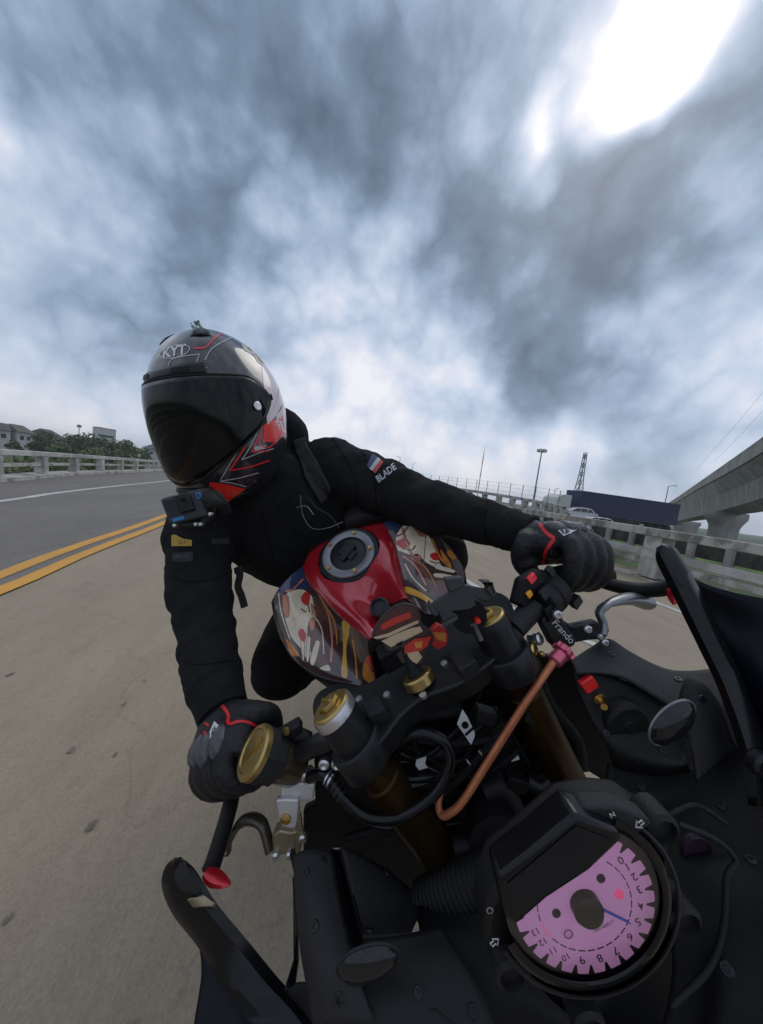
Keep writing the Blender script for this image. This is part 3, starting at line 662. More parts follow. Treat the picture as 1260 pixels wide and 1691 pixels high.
PH_ = zz([(110, 110), (290, 92), (335, 180), (600, 240), (665, 250), (690, 300), (600, 382), (440, 325), (470, 420), (380, 470), (185, 492), (260, 545), (100, 650), (60, 560), (20, 500), (-60, 480), (-80, 430), (0, 370), (150, 280)], 720, 940, 7)
mb = MB(); mb.prism([bd(x, y, .335) for x, y in PH_], FWD*.006); ho = bp_(mb, 'phone_holder', 'holder_grey', bevel=.0012, seg=2)
for q in ([(590, 240), (640, 160), (530, 160), (525, 140), (600, 138), (650, 160), (700, 270), (690, 310), (660, 330)], [(100, 110), (300, 90), (335, 190), (200, 265), (150, 260)], [(70, 640), (250, 545), (260, 590), (100, 690)], [(-90, 420), (-60, 380), (-20, 470), (40, 520), (0, 560), (-70, 500)]):
    mb = MB(); mb.prism([bd(x, y, .330) for x, y in zz(q, 720, 940, 7)], FWD*.012); bp_(mb, 'claw', 'holder_grey', ho, bevel=.0015)
mb = MB(); mb.lathe(bd(775, 1018, .343), FWD, [(.020, 0), (.020, .02), (.014, .03), (.014, .06)], 24); bp_(mb, 'ball_mount', 'dark_plastic', ho)
mb = MB(); mb.lathe(bd(790, 1026, .336), FWD, [(.003, 0), (.003, .01)], 10); bp_(mb, 'release_button', 'red_switch', ho)
mb = MB(); mb.lathe(bd(788, 1043, .345), BZ, [(.003, -.012), (.003, .010), (.0045, .012)], 12); bp_(mb, 'bolt', 'silver', ho)
# ---- handlebars
HL = [bd(815, 1080, .372), bd(838, 1047, .378), bd(880, 1006, .395), bd(922, 954, .434), bd(1000, 950, .470)]   # rider's left
HR = [bd(585, 1212, .352), bd(540, 1222, .358), bd(480, 1250, .385), bd(400, 1270, .420), bd(350, 1300, .450)]
for hb in (HL, HR):
    mb = MB(); mb.tube(cr(hb, 6), .0112, 20); o = bp_(mb, 'handlebar', 'black_metal')
    mb = MB(); g_ = cr(hb[2:], 8); mb.tube(g_[4:], .0162, 20); bp_(mb, 'grip', 'rubber', o)
mb = MB(); mb.tube([bd(826, 1068, .372), bd(846, 1040, .378)], .0165, 24); mb.tube([bd(848, 1038, .376), bd(884, 1000, .390)], .0138, 12); bp_(mb, 'bar_sleeve', 'grey_plastic', bevel=.001)
# left switch housing
sw = bd(912, 968, .412); sa = (HL[3]-HL[2]).normalized()
mb = MB(); s0 = bd(886, 996, .396)
mb.lathe(s0, sa, [(.018, -.004), (.026, 0), (.028, .012), (.027, .016), (.029, .018), (.030, .034), (.024, .040), (.021, .046)], 28)
swo = bp_(mb, 'switch_housing', 'black_plastic', angle=35)
mb = MB(); mb.tube([bd(856, 1000, .39), bd(868, 968, .395), bd(890, 952, .40)], [.012, .016, .014], 14); mb.box(bd(905, 1000, .388), (.017, .010, .010), (sa, BY, sa.cross(BY))); bp_(mb, 'switch_body', 'dark_plastic', swo, bevel=.002)
for x, y, d, s_, m_ in ((878, 955, .385, (.008, .0045, .004), 'red_switch'), (874, 981, .378, (.005, .0035, .003), 'amber'), (908, 943, .39, (.006, .005, .006), 'grey_plastic'), (950, 993, .40, (.010, .005, .007), 'grey_plastic'), (900, 978, .378, (.010, .006, .004), 'grey_plastic')):
    mb = MB(); mb.box(bd(x, y, d), s_, (sa, sa.cross(FWD).normalized(), FWD)); bp_(mb, 'switch_button', m_, swo, bevel=.0012)
# clutch perch and lever
def fl(poly, d, th, name, m, par=None, bev=.0015, dd=None):
    mb = MB(); pts = [bd(p[0], p[1], p[2] if len(p) > 2 else d) for p in poly]; mb.prism(pts, FWD*th); return bp_(mb, name, m, par, bevel=bev)
per = fl([(893, 1028), (905, 1008), (925, 1010), (936, 1032), (953, 1058), (950, 1066), (928, 1080), (912, 1066)], .375, .016, 'clutch_perch', 'worn_black', bev=.003)
fl([(930, 1024, .376), (945, 1034, .376), (985, 1026, .386), (1008, 1040, .39), (1000, 1056, .388), (970, 1058, .382), (950, 1062, .378)], .38, .012, 'lever_mount', 'black_metal', per, .002)
lv = [(995, 1048, .388), (996, 1030, .392), (990, 1012, .396), (1000, 1000, .402), (1020, 992, .412), (1042, 989, .424), (1062, 993, .436)]
mb = MB(); mb.tube(cr([bd(*p) for p in lv], 6), [.0065]*19+[.006+.0006*k for k in range(18)], 14, flat=.7, ref=FWD); bp_(mb, 'clutch_lever', 'lever_grey', angle=50)
mb = MB(); mb.tube([bd(1048, 985, .418), bd(1065, 997, .426)], .0035, 8); bp_(mb, 'lever_slot', 'dark_plastic')
for x, y, d, r in ((920, 1015, .374, .0055), (970, 1039, .379, .005), (998, 1061, .384, .0045), (991, 1052, .384, .004)):
    mb = MB(); mb.lathe(bd(x, y, d), -FWD, [(r, -.003), (r, .002), (r*.7, .0035), (r*.4, .0035), (r*.4, .001)], 14); bp_(mb, 'bolt', 'silver', per)
vs, fs = text2d('Frando', .0125)      # script on the perch
tu = (bd(945, 1060, .3745)-bd(918, 1030, .3745)).normalized(); tv = FWD.cross(tu); mb = MB(); c_ = bd(930, 1043, .3745)
mb.add([c_+tu*x+tv*(-y if tv.dot(DWN) > 0 else y) - FWD*.0004 for x, y in vs], fs); bp_(mb, 'lettering', 'tag_white', per, smooth=False, fix=False)
# adjuster and copper coloured clutch cable
ca = [bd(933, 1072, .366), bd(913, 1094, .358)]
mb = MB(); ax = (ca[1]-ca[0]).normalized(); mb.lathe(ca[0], ax, [(.007, -.002), (.0105, 0), (.0105, .007), (.007, .008), (.0085, .009), (.0085, .022), (.006, .024)], 18); bp_(mb, 'cable_adjuster', 'pink_anodised', angle=25)
for k in range(12):
    q = 2*pi*k/12; u = ax.orthogonal().normalized(); w = ax.cross(u)
    if k % 2 == 0:
        mb = MB(); mb.box(ca[0]+ax*.0035+(u*cos(q)+w*sin(q))*.011, (.0016, .0016, .0034), (u, w, ax)); bp_(mb, 'knurl', 'pink_anodised', None, bevel=.0005)
cb = [bd(914, 1093, .357), bd(868, 1160, .345), bd(806, 1258, .335), bd(765, 1322, .330), bd(744, 1342, .332), bd(730, 1346, .338), bd(724, 1330, .346), bd(728, 1300, .36)]
mb = MB(); mb.tube(cr(cb, 8), .0040, 14); bp_(mb, 'clutch_cable', 'copper')
for x, y, d, m_, r in ((884, 1055, .385, 'silver', .008), (875, 1072, .383, 'brass', .0075), (888, 1080, .385, 'brass', .004)):
    mb = MB(); mb.lathe(bd(x, y, d), -FWD*.6+RGT*.5-DWN*.3, [(r*.8, -.008), (r*.8, 0), (r, .001), (r, .006), (r*.7, .008), (r*.4, .008)], 12); bp_(mb, 'banjo_bolt', m_)
# lever guards at both bar ends
def guard(path, wid, tip, tipm):
    mb = MB(); P = cr([bd(*p) for p in path], 6); rows = []
    mb.tube(P, wid, 14, flat=.95, ref=FWD); o = bp_(mb, 'lever_guard', 'black_plastic', angle=50)
    mb = MB(); mb.tube(cr([bd(*p) for p in tip], 5), [.0045, .006, .0075, .008, .0085, .0085, .008, .007, .006, .004, .002][:len(cr([bd(*p) for p in tip], 5))], 10, flat=.6, ref=FWD); bp_(mb, 'tip', tipm, o, angle=30)
guard([(985, 958, .465), (1020, 968, .45), (1062, 974, .43), (1095, 972, .41), (1112, 966, .40)], .0105, [(1104, 972, .395), (1112, 980, .392), (1113, 998, .385)], 'red_anodised')
guard([(386, 1290, .44), (380, 1330, .41), (366, 1380, .385), (352, 1425, .365), (345, 1440, .36)], .0105, [(338, 1441, .340), (356, 1451, .338), (380, 1461, .335)], 'red_anodised')
# ---- brake master cylinder, lever
rc = bd(421, 1241, .362); rd = bd(494, 1264, .390); ra = (rd-rc).normalized()
mb = MB(); mb.lathe(rc, ra, [(.0235, .030), (.0235, .058), (.020, .066)], 32); ro = bp_(mb, 'brake_reservoir', 'smoked_plastic')
mb = MB(); mb.lathe(rc, ra, [(.027, .002), (.029, .004), (.029, .016), (.027, .017), (.027, .030), (.025, .032)], 10); bp_(mb, 'collar', 'grey_plastic', ro, smooth=False)
mb = MB(); mb.lathe(rc, -ra, [(.0285, -.004), (.0285, .002), (.0262, .0045), (.0225, .0045), (.0215, .003), (.002, .003)], 40); gcap = bp_(mb, 'reservoir_cap', 'gold', ro)
u = (bd(435, 1212, .372)-bd(400, 1262, .372)); u = (u-ra*u.dot(ra)).normalized(); w = ra.cross(u); mb = MB(); mb.box(rc-ra*.004, (.016, .0016, .0012), (u, w, ra)); mb.prism([rc-ra*.0035+u*a+w*b for a, b in ((.004, -.007), (.018, -.002), (.018, .002), (.004, .007), (.009, 0))], -ra*.0012); bp_(mb, 'cap_mark', 'brass', gcap)
mb = MB(); mb.tube([bd(470, 1204, .39), bd(490, 1212, .39), bd(512, 1222, .39)], .009, 12); mb.box(bd(478, 1206, .385), (.016, .008, .006)); bp_(mb, 'brake_switch', 'black_plastic', bevel=.002)
mb = MB(); mb.lathe(bd(473, 1206, .376), -FWD, [(.0045, 0), (.0045, .003), (.002, .003)], 10); bp_(mb, 'bolt', 'brass')
pe = fl([(466, 1216), (490, 1212), (494, 1235), (470, 1238)], .392, .02, 'brake_perch', 'grey_alloy', bev=.002)
fl([(464, 1296), (492, 1293), (520, 1296), (516, 1320), (486, 1325), (463, 1318)], .378, .014, 'perch_arm', 'grey_alloy', pe)
fl([(455, 1322), (470, 1320), (493, 1321), (493, 1352), (489, 1368), (478, 1375), (467, 1371), (460, 1352)], .372, .008, 'lever_plate', 'grey_alloy', pe, .002)
mb = MB(); mb.lathe(bd(472, 1352, .3715), -FWD, [(.0062, 0), (.0062, .002), (.003, .003)], 16); bp_(mb, 'pivot_bolt', 'brass', pe)
fl([(449, 1381), (462, 1372), (480, 1376), (494, 1372), (496, 1408), (474, 1412), (450, 1412)], .366, .016, 'lever_block', 'tan_alloy', pe, .0015)
for x, y in ((455, 1414), (478, 1413), (500, 1385)):
    mb = MB(); mb.lathe(bd(x, y, .362), -FWD, [(.0048, -.004), (.0048, .001), (.003, .003)], 12); bp_(mb, 'screw', 'silver', pe)
mb = MB(); mb.prism([bd(x, y, .364) for x, y in ((491, 1350), (496, 1344), (500, 1380), (494, 1400), (489, 1396))], FWD*.004); bp_(mb, 'adjuster_plate', 'tan_alloy', pe)
bl = [(446, 1404, .368), (440, 1380, .372), (432, 1360, .376), (415, 1352, .384), (398, 1358, .392), (385, 1376, .398), (378, 1392, .40), (376, 1406, .402)]
mb = MB(); mb.tube(cr([bd(*p) for p in bl], 5), [.0075]*20+[.0072, .0068, .0064, .006, .006, .006, .006, .006, .0058, .0056, .0054, .0052, .0052, .0055, .0058, .006], 14, flat=.75, ref=FWD); bp_(mb, 'brake_lever', 'bronze', angle=50)
mb = MB(); mb.lathe(bd(373, 1405, .396), -FWD, [(.002, -.01), (.002, .003)], 8); mb.box(bd(372, 1401, .398), (.0012, .002, .006), (RGT, FWD, DWN)); bp_(mb, 'lever_edge', 'silver')
mb = MB(); mb.lathe(bd(508, 1284, .370), -FWD, [(.008, -.01), (.008, .002), (.005, .004), (.003, .001)], 6); bp_(mb, 'banjo_bolt', 'silver')
hose = [(510, 1284, .368), (530, 1278, .36), (548, 1290, .352), (570, 1318, .342), (608, 1348, .332), (661, 1348, .328), (716, 1312, .328), (742, 1264, .332), (738, 1232, .338), (718, 1216, .342), (690, 1211, .346), (664, 1224, .352), (650, 1248, .358), (640, 1290, .37)]
H_ = cr([bd(*p) for p in hose], 8); mb = MB(); mb.tube(H_, .0062, 14); ho_ = bp_(mb, 'brake_hose', 'gloss_black')
mb = MB()
for i in range(14, 24, 2): mb.tube([H_[i], H_[i+1]], .0085, 14)
bp_(mb, 'hose_fitting', 'black_metal', ho_)
mb = MB(); mb.tube([H_[13], H_[16]], .0078, 12); bp_(mb, 'ferrule', 'silver', ho_)
for pth, r in (([(612, 1286, .352), (650, 1296, .345), (690, 1297, .345), (722, 1290, .35)], .004), ([(618, 1290, .350), (660, 1288, .348), (700, 1285, .346), (726, 1282, .348)], .0035), ([(570, 1330, .35), (600, 1352, .338), (622, 1364, .335), (645, 1366, .335)], .003), ([(560, 1262, .36), (620, 1262, .37), (700, 1250, .38), (760, 1200, .38)], .004)):
    mb = MB(); mb.tube(cr([bd(*p) for p in pth], 6), r, 10); bp_(mb, 'cable', 'gloss_black')
for x, y in ((535, 1263), (556, 1263)):
    mb = MB(); mb.lathe(bd(x, y, .356), -FWD, [(.0065, -.004), (.0065, .001), (.004, .0025), (.002, .001)], 14); bp_(mb, 'bolt', 'silver')
fl([(764, 1172), (772, 1184), (784, 1210), (784, 1216), (778, 1230), (755, 1196)], .345, .001, 'warning_tag', 'tag_white', None, 0)
mb = MB(); mb.lathe(bd(768, 1197, .3445), -FWD, [(.004, 0), (.004, .0008)], 14); mb.box(bd(775, 1208, .3445), (.006, .0012, .0006), ((RGT-DWN*.9).normalized(), (RGT+DWN).normalized(), FWD)); bp_(mb, 'tag_mark', 'dark_plastic')
for q, m_ in (([(688, 1255), (704, 1250), (702, 1262), (706, 1268), (692, 1272), (686, 1264)], 'tag_white'), ([(845, 1258), (856, 1248), (858, 1254)], 'tag_white'), ([(770, 1254), (776, 1260), (777, 1264), (771, 1258)], 'tag_white'), ([(790, 1238), (796, 1244), (796, 1248), (790, 1242)], 'silver'), ([(934, 1287), (943, 1281), (940, 1290)], 'tag_white'), ([(737, 1418), (748, 1413), (746, 1422)], 'tag_white')):
    fl(q, .352, .001, 'label_tag', m_, None, 0)
# ---- inner fairing, cowl
def surf(rows, name, m, par=None, nu=5, nv=5, th=.003, angle=45, flip=1):
    pt = Patch(rows, nu, nv); mb = MB(); mb.grid(pt.P); return bp_(mb, name, m, par, solid=th*flip, soff=0, angle=angle)
# rider's right, image left
LF = surf([[(486, 1412, .335), (500, 1405, .330), (518, 1403, .328), (545, 1402, .330)],
           [(489, 1480, .31), (505, 1470, .300), (530, 1470, .298), (556, 1472, .300)],
           [(497, 1560, .285), (512, 1545, .275), (545, 1545, .270), (572, 1545, .272)],
           [(508, 1625, .265), (525, 1612, .255), (558, 1610, .250), (590, 1606, .250)],
           [(520, 1700, .25), (545, 1690, .24), (590, 1690, .235), (620, 1690, .235)]], 'side_panel', 'grey_plastic')
surf([[(545, 1402, .331), (553, 1404, .345), (562, 1402, .34)], [(557, 1475, .302), (572, 1480, .318), (582, 1476, .312)], [(572, 1545, .273), (585, 1550, .288), (600, 1546, .282)], [(590, 1606, .252), (604, 1606, .262), (620, 1604, .258)]], 'panel_recess', 'dark_plastic')
surf([[(562, 1398, .34), (610, 1420, .345), (660, 1455, .345), (700, 1495, .335)],
      [(574, 1450, .322), (625, 1478, .32), (670, 1500, .318), (690, 1515, .312)],
      [(590, 1520, .296), (620, 1528, .295), (655, 1530, .295), (680, 1536, .292)],
      [(600, 1552, .28), (630, 1550, .282), (655, 1548, .282), (678, 1545, .282)]], 'inner_panel', 'grey_plastic')
surf([[(600, 1552, .279), (650, 1547, .281), (690, 1540, .285), (730, 1530, .29)], [(590, 1606, .262), (650, 1606, .262), (710, 1590, .266), (760, 1580, .27)], [(600, 1660, .245), (660, 1660, .245), (730, 1650, .25), (800, 1650, .25)], [(610, 1740, .23), (680, 1740, .23), (760, 1740, .23), (830, 1740, .23)]], 'lower_panel', 'black_plastic')
# oval glass windows in both panels
def oval(c, ea, eb, d, rimm):
    mb = MB(); n = 40; C_ = bd(c[0], c[1], d)
    A = bd(c[0]+ea[0], c[1]+ea[1], d)-C_; B = bd(c[0]+eb[0], c[1]+eb[1], d)-C_
    rows = []
    for s, h in ((1.0, 0), (.97, .0035), (.8, .006), (.4, .0085), (.02, .009)):
        rows.append([C_+A*(s*cos(2*pi*k/n))+B*(s*sin(2*pi*k/n))-FWD*h for k in range(n)])
    mb.grid(rows, close=True); o = bp_(mb, 'oval_window', 'chrome_dark', angle=70)
    mb = MB(); mb.tube([C_+A*cos(2*pi*k/n)*1.02+B*sin(2*pi*k/n)*1.02-FWD*.001 for k in range(n)], .0012, 8, closed=True); bp_(mb, 'rim', rimm, o)
oval((608, 1586), (49, -17), (10, 25), .248, 'grey_plastic'); 
oval((1108, 1192), (34, -30), (15, 20), .292, 'lever_grey')
fl([(552, 1600, .25), (560, 1594, .25), (574, 1600, .25), (572, 1608, .25), (556, 1610, .25)], .25, .002, 'window_clip', 'grey_plastic')
# rider's left, image right
surf([[(944, 1092, .385), (975, 1071, .395), (1004, 1056, .40), (1036, 1075, .395), (1075, 1096, .385), (1110, 1108, .375), (1150, 1109, .365), (1180, 1108, .358)],
      [(948, 1101, .365), (985, 1092, .37), (1020, 1090, .372), (1052, 1104, .368), (1088, 1124, .36), (1120, 1134, .352), (1155, 1138, .345), (1188, 1140, .34)],
      [(952, 1112, .35), (990, 1112, .35), (1028, 1120, .348), (1060, 1138, .342), (1092, 1158, .335), (1118, 1172, .33), (1150, 1180, .325), (1196, 1180, .32)]], 'upper_panel', 'grey_plastic')
surf([[(945, 1104, .366), (990, 1110, .362), (1040, 1128, .356), (1092, 1158, .346), (1125, 1178, .338)],
      [(955, 1140, .356), (995, 1150, .35), (1040, 1165, .345), (1085, 1190, .338), (1130, 1215, .328)],
      [(975, 1185, .345), (1005, 1195, .34), (1045, 1210, .334), (1085, 1228, .328), (1130, 1245, .318)],
      [(1000, 1225, .335), (1020, 1240, .328), (1050, 1252, .322), (1090, 1262, .316), (1135, 1262, .308)],
      [(1012, 1262, .34), (1030, 1270, .334), (1060, 1275, .33), (1095, 1278, .324), (1140, 1272, .316)]], 'switch_panel', 'black_plastic')
surf([[(1118, 1172, .329), (1128, 1130, .332), (1140, 1118, .334), (1172, 1132, .328)], [(1135, 1215, .312), (1152, 1160, .318), (1168, 1140, .322), (1190, 1165, .316)], [(1145, 1255, .302), (1172, 1215, .306), (1186, 1205, .308), (1206, 1215, .304)], [(1150, 1290, .296), (1185, 1262, .298), (1200, 1250, .30), (1218, 1240, .30)]], 'corner_panel', 'grey_plastic', angle=20)
surf([[(1005, 1258, .345), (1060, 1270, .338), (1140, 1268, .322), (1215, 1235, .31), (1270, 1230, .30)], [(1000, 1300, .335), (1060, 1310, .325), (1140, 1315, .305), (1215, 1310, .29), (1280, 1300, .28)], [(1005, 1345, .315), (1070, 1350, .30), (1150, 1370, .28), (1225, 1380, .265), (1290, 1380, .255)],
      [(1040, 1400, .28), (1100, 1410, .265), (1160, 1430, .25), (1235, 1440, .24), (1300, 1450, .23)], [(1090, 1480, .25), (1140, 1500, .24), (1190, 1520, .23), (1250, 1530, .22), (1310, 1540, .21)], [(1110, 1600, .232), (1160, 1620, .222), (1200, 1640, .212), (1260, 1650, .205), (1320, 1660, .20)], [(1080, 1760, .22), (1130, 1770, .21), (1180, 1780, .20), (1250, 1780, .195), (1330, 1790, .19)]], 'cowl', 'dark_plastic')
mb = MB(); mb.box(bd(971, 1129, .352), (.0085, .0075, .004), ((RGT-DWN*.7).normalized(), (DWN+RGT*.7).normalized(), FWD)); bp_(mb, 'rocker_switch', 'red_switch', bevel=.0015)
mb = MB(); c = bd(988, 1153, .350); mb.lathe(c, -FWD, [(.0065, 0), (.0065, .003), (.004, .0035)], 16); mb.tube([c-FWD*.003, c-FWD*.016-RGT*.005], [.0028, .0036], 10); bp_(mb, 'toggle_switch', 'brass')
mb = MB(); c = bd(1030, 1190, .341); n_ = (-FWD+DWN*.1).normalized(); mb.lathe(c, n_, [(.024, -.006), (.024, .006), (.021, .009), (.008, .009), (.007, .0095), (.0065, .011), (.001, .011)], 36); bp_(mb, 'charger_cap', 'black_plastic')
mb = MB(); c = bd(1258, 1262, .27); mb.lathe(c, -FWD, [(.011, -.004), (.011, .003), (.008, .005), (.004, .003)], 20); bp_(mb, 'mount_bolt', 'black_metal')
# windscreen edge strips and smoked screen
mat('smoked_screen', (.004, .005, .009), .3, spec=.16, rvar=.04, vscale=5)
def strip(outer, inner, name, m, bulge=.006):
    a = cr([V(*p) for p in outer], 6); b = cr([V(*p) for p in inner], 6); n = min(len(a), len(b)); rows = []
    for i in range(n):
        A, B = bd(*a[i]), bd(*b[i]); nr = lambda p: CB+(p-CB)*(1-bulge/(p-CB).length); rows.append([CB+(A-CB)*1.035, A, nr(A.lerp(B, .25)), nr(A.lerp(B, .75)), B, CB+(B-CB)*1.035])
    mb = MB(); mb.grid(rows); return bp_(mb, name, m, solid=.003, soff=0, angle=35)
strip([(1092, 899, .345), (1112, 904, .343), (1129, 930, .338), (1150, 968, .33), (1180, 1030, .318), (1222, 1120, .30), (1262, 1225, .28), (1290, 1330, .265)],
      [(1086, 904, .345), (1087, 928, .343), (1108, 970, .338), (1130, 1015, .33), (1158, 1072, .318), (1190, 1140, .30), (1222, 1235, .28), (1240, 1330, .265)], 'screen_edge', 'gloss_black')
strip([(1094, 902, .342), (1108, 906, .341), (1118, 925, .338), (1134, 956, .333)], [(1089, 908, .342), (1094, 922, .341), (1106, 945, .338), (1120, 975, .333)], 'edge_pad', 'grey_plastic', .003)
strip([(290, 1417, .33), (274, 1434, .328), (270, 1464, .325), (288, 1508, .318), (330, 1562, .31), (370, 1630, .295), (420, 1700, .275), (450, 1760, .265)],
      [(296, 1417, .33), (318, 1436, .328), (334, 1460, .325), (358, 1497, .318), (410, 1560, .31), (466, 1628, .295), (524, 1688, .275), (570, 1760, .265)], 'screen_edge', 'gloss_black')
strip([(300, 1424, .325), (290, 1445, .322), (302, 1470, .319)], [(306, 1424, .325), (325, 1450, .322), (332, 1478, .319)], 'edge_pad', 'grey_plastic', .003)
strip([(310, 1482, .318), (322, 1496, .315)], [(334, 1480, .317), (356, 1496, .312)], 'edge_clip', 'tan_alloy', .001)
surf([[(1136, 950, .345), (1170, 966, .335), (1220, 980, .32), (1300, 996, .30), (1400, 1020, .28)], [(1165, 1010, .338), (1205, 1030, .325), (1260, 1050, .305), (1320, 1070, .285), (1420, 1090, .265)], [(1215, 1120, .316), (1245, 1150, .30), (1290, 1170, .28), (1350, 1190, .26), (1440, 1200, .245)], [(1255, 1230, .295), (1285, 1270, .28), (1320, 1300, .26), (1380, 1320, .24), (1460, 1330, .225)], [(1280, 1400, .265), (1310, 1430, .25), (1350, 1450, .235), (1400, 1470, .22), (1480, 1480, .21)], [(1290, 1620, .24), (1320, 1640, .228), (1360, 1660, .215), (1410, 1680, .205), (1490, 1700, .195)]], 'windscreen_side', 'smoked_screen')
surf([[(331, 1560, .318), (360, 1600, .305), (395, 1650, .29), (430, 1705, .275), (470, 1770, .26)], [(334, 1610, .305), (358, 1645, .292), (388, 1690, .278), (420, 1740, .265), (450, 1790, .255)], [(322, 1690, .285), (345, 1720, .275), (372, 1760, .265), (400, 1800, .255), (430, 1840, .245)], [(312, 1770, .27), (335, 1800, .26), (360, 1830, .25), (388, 1870, .24), (415, 1900, .235)]], 'windscreen_side', 'smoked_screen')
surf([[(470, 1632, .29), (500, 1625, .275), (540, 1640, .262), (620, 1655, .25), (720, 1665, .245)], [(520, 1690, .272), (550, 1690, .262), (600, 1700, .25), (680, 1710, .24), (780, 1720, .235)], [(570, 1770, .262), (620, 1780, .25), (680, 1790, .24), (760, 1790, .23), (850, 1790, .225)]], 'front_cowl', 'black_plastic')
fl([(482, 1452, .33), (489, 1450, .33), (493, 1590, .29), (486, 1640, .28), (471, 1630, .285), (484, 1588, .29), (490, 1540, .30)], .3, .003, 'panel_edge', 'gloss_black')
mb = MB(); mb.prism([bd(x, y, .34) for x, y in ((478, 1412), (484, 1410), (492, 1440), (488, 1452))], FWD*.006); bp_(mb, 'bracket', 'black_metal')
fill = lambda poly, d, n='inner_frame': fl(poly, d, .012, n, 'dark_plastic', None, .003)
fill([(1110, 1225), (1185, 1195), (1200, 1250), (1190, 1310), (1110, 1310)], .345)
fill([(1160, 1114), (1200, 1110), (1262, 1240), (1255, 1340), (1190, 1310), (1165, 1190)], .372)
fill([(850, 1078), (950, 1088), (1000, 1170), (1020, 1250), (1024, 1330), (1000, 1345), (996, 1318), (1000, 1292), (950, 1262), (890, 1240)], .415)
fill([(870, 1225), (950, 1262), (964, 1300), (952, 1335), (930, 1350), (860, 1420), (800, 1440)], .42)
fill([(518, 1250), (560, 1220), (740, 1250), (745, 1400), (714, 1428), (714, 1470), (700, 1496), (640, 1450), (560, 1402), (500, 1408), (500, 1340), (520, 1330)], .40)
fill([(742, 1440), (850, 1370), (960, 1330), (1000, 1360), (850, 1520), (760, 1500)], .36)
surf([[(690, 1500, .32), (750, 1490, .315), (810, 1510, .30), (850, 1560, .285)], [(700, 1560, .29), (770, 1560, .285), (840, 1590, .275), (890, 1630, .265)], [(760, 1640, .265), (830, 1650, .262), (900, 1670, .255), (970, 1700, .25)], [(800, 1760, .25), (880, 1760, .25), (980, 1760, .245), (1100, 1760, .24)]], 'cowl_bridge', 'dark_plastic')
fl([(1030, 1600), (1130, 1550), (1180, 1600), (1180, 1760), (1000, 1760), (985, 1680)], .262, .01, 'inner_frame', 'dark_plastic', None, .003)
fl([(880, 1380), (960, 1320), (985, 1360), (900, 1440)], .33, .01, 'inner_frame', 'dark_plastic', None, .003)
# ribbed intake hose
ih = cr([bd(700, 1492, .335), bd(745, 1470, .325), bd(800, 1445, .318), bd(850, 1425, .315)], 30); rr = [.0185+(.0014 if i % 4 < 2 else 0) for i in range(len(ih))]
mb = MB(); mb.tube(ih, rr, 24); bp_(mb, 'ribbed_hose', 'black_plastic', angle=25)
# dark works behind the steering head: frame beam, radiator, horn, front wheel
mb = MB(); mb.prism([bd(*p) for p in ((560, 1225, .40), (640, 1200, .42), (760, 1130, .44), (850, 1080, .45), (910, 1130, .45), (935, 1250, .44), (900, 1320, .43), (835, 1380, .42), (745, 1420, .41), (660, 1420, .40), (600, 1400, .40), (540, 1380, .40), (530, 1300, .40))], -BY*.16-BZ*.22); bp_(mb, 'steering_head', 'dark_plastic', bevel=.01)
mb = MB(); mb.box(bd(770, 1290, .40), (.085, .012, .06), (BX, (BY*.9+BZ*.3).normalized(), (BZ*.9-BY*.3).normalized())); bp_(mb, 'lower_clamp', 'black_metal', bevel=.006)
for pth, r, m_ in (([(820, 1300, .36), (850, 1340, .36), (880, 1380, .36)], .012, 'grey_plastic'), ([(800, 1310, .355), (830, 1300, .355), (850, 1330, .35)], .010, 'black_plastic'), ([(880, 1090, .40), (905, 1160, .40), (950, 1220, .39), (960, 1270, .38)], .008, 'rubber'), ([(690, 1400, .36), (750, 1400, .35), (820, 1390, .34), (880, 1395, .33)], .011, 'black_plastic'), ([(930, 1260, .375), (900, 1300, .37), (870, 1290, .375)], .010, 'black_metal'), ([(640, 1180, .385), (700, 1180, .38), (760, 1170, .385)], .007, 'rubber')):
    mb = MB(); mb.tube(cr([bd(*p) for p in pth], 6), r, 12); bp_(mb, 'wiring_hose', m_)
fl([(812, 1300), (835, 1292), (862, 1320), (868, 1345), (848, 1375), (835, 1345)], .35, .02, 'horn_bracket', 'worn_black', None, .004)
mb = MB(); mb.lathe(bd(905, 1305, .375), -FWD, [(.026, -.01), (.026, .004), (.022, .006), (.010, .004), (.004, .008)], 28); bp_(mb, 'horn', 'dark_plastic')
mb = MB(); mb.lathe(bd(820, 1390, .33), -FWD, [(.030, -.02), (.030, .002), (.024, .004)], 24); bp_(mb, 'connector_cover', 'dark_plastic')
# cable clutter round the steering head
rc_ = random.Random(21)
for k in range(11):
    x0, y0 = rc_.uniform(570, 700), rc_.uniform(1190, 1400); x1, y1 = rc_.uniform(790, 930), rc_.uniform(1120, 1330); d0 = rc_.uniform(.372, .392)
    pts = [(x0, y0, d0), (x0*.6+x1*.4+rc_.uniform(-40, 40), y0*.6+y1*.4+rc_.uniform(-10, 70), d0-.004), (x0*.25+x1*.75, y0*.25+y1*.75+rc_.uniform(0, 60), d0), (x1, y1, d0+.02)]
    mb = MB(); mb.tube(cr([bd(*p) for p in pts], 8), rc_.choice((.0022, .003, .004, .0055)), 8); bp_(mb, 'loom_cable', rc_.choice(('rubber', 'gloss_black', 'dark_plastic')))
for x, y, d in ((655, 1300, .345), (700, 1380, .345), (800, 1180, .365), (850, 1290, .355), (880, 1180, .36)):
    mb = MB(); mb.box(bd(x, y, d), (.012, .008, .008), ((RGT+DWN*.3).normalized(), FWD, (DWN-RGT*.3).normalized())); bp_(mb, 'connector', rc_.choice(('dark_plastic', 'black_plastic')), bevel=.0015)
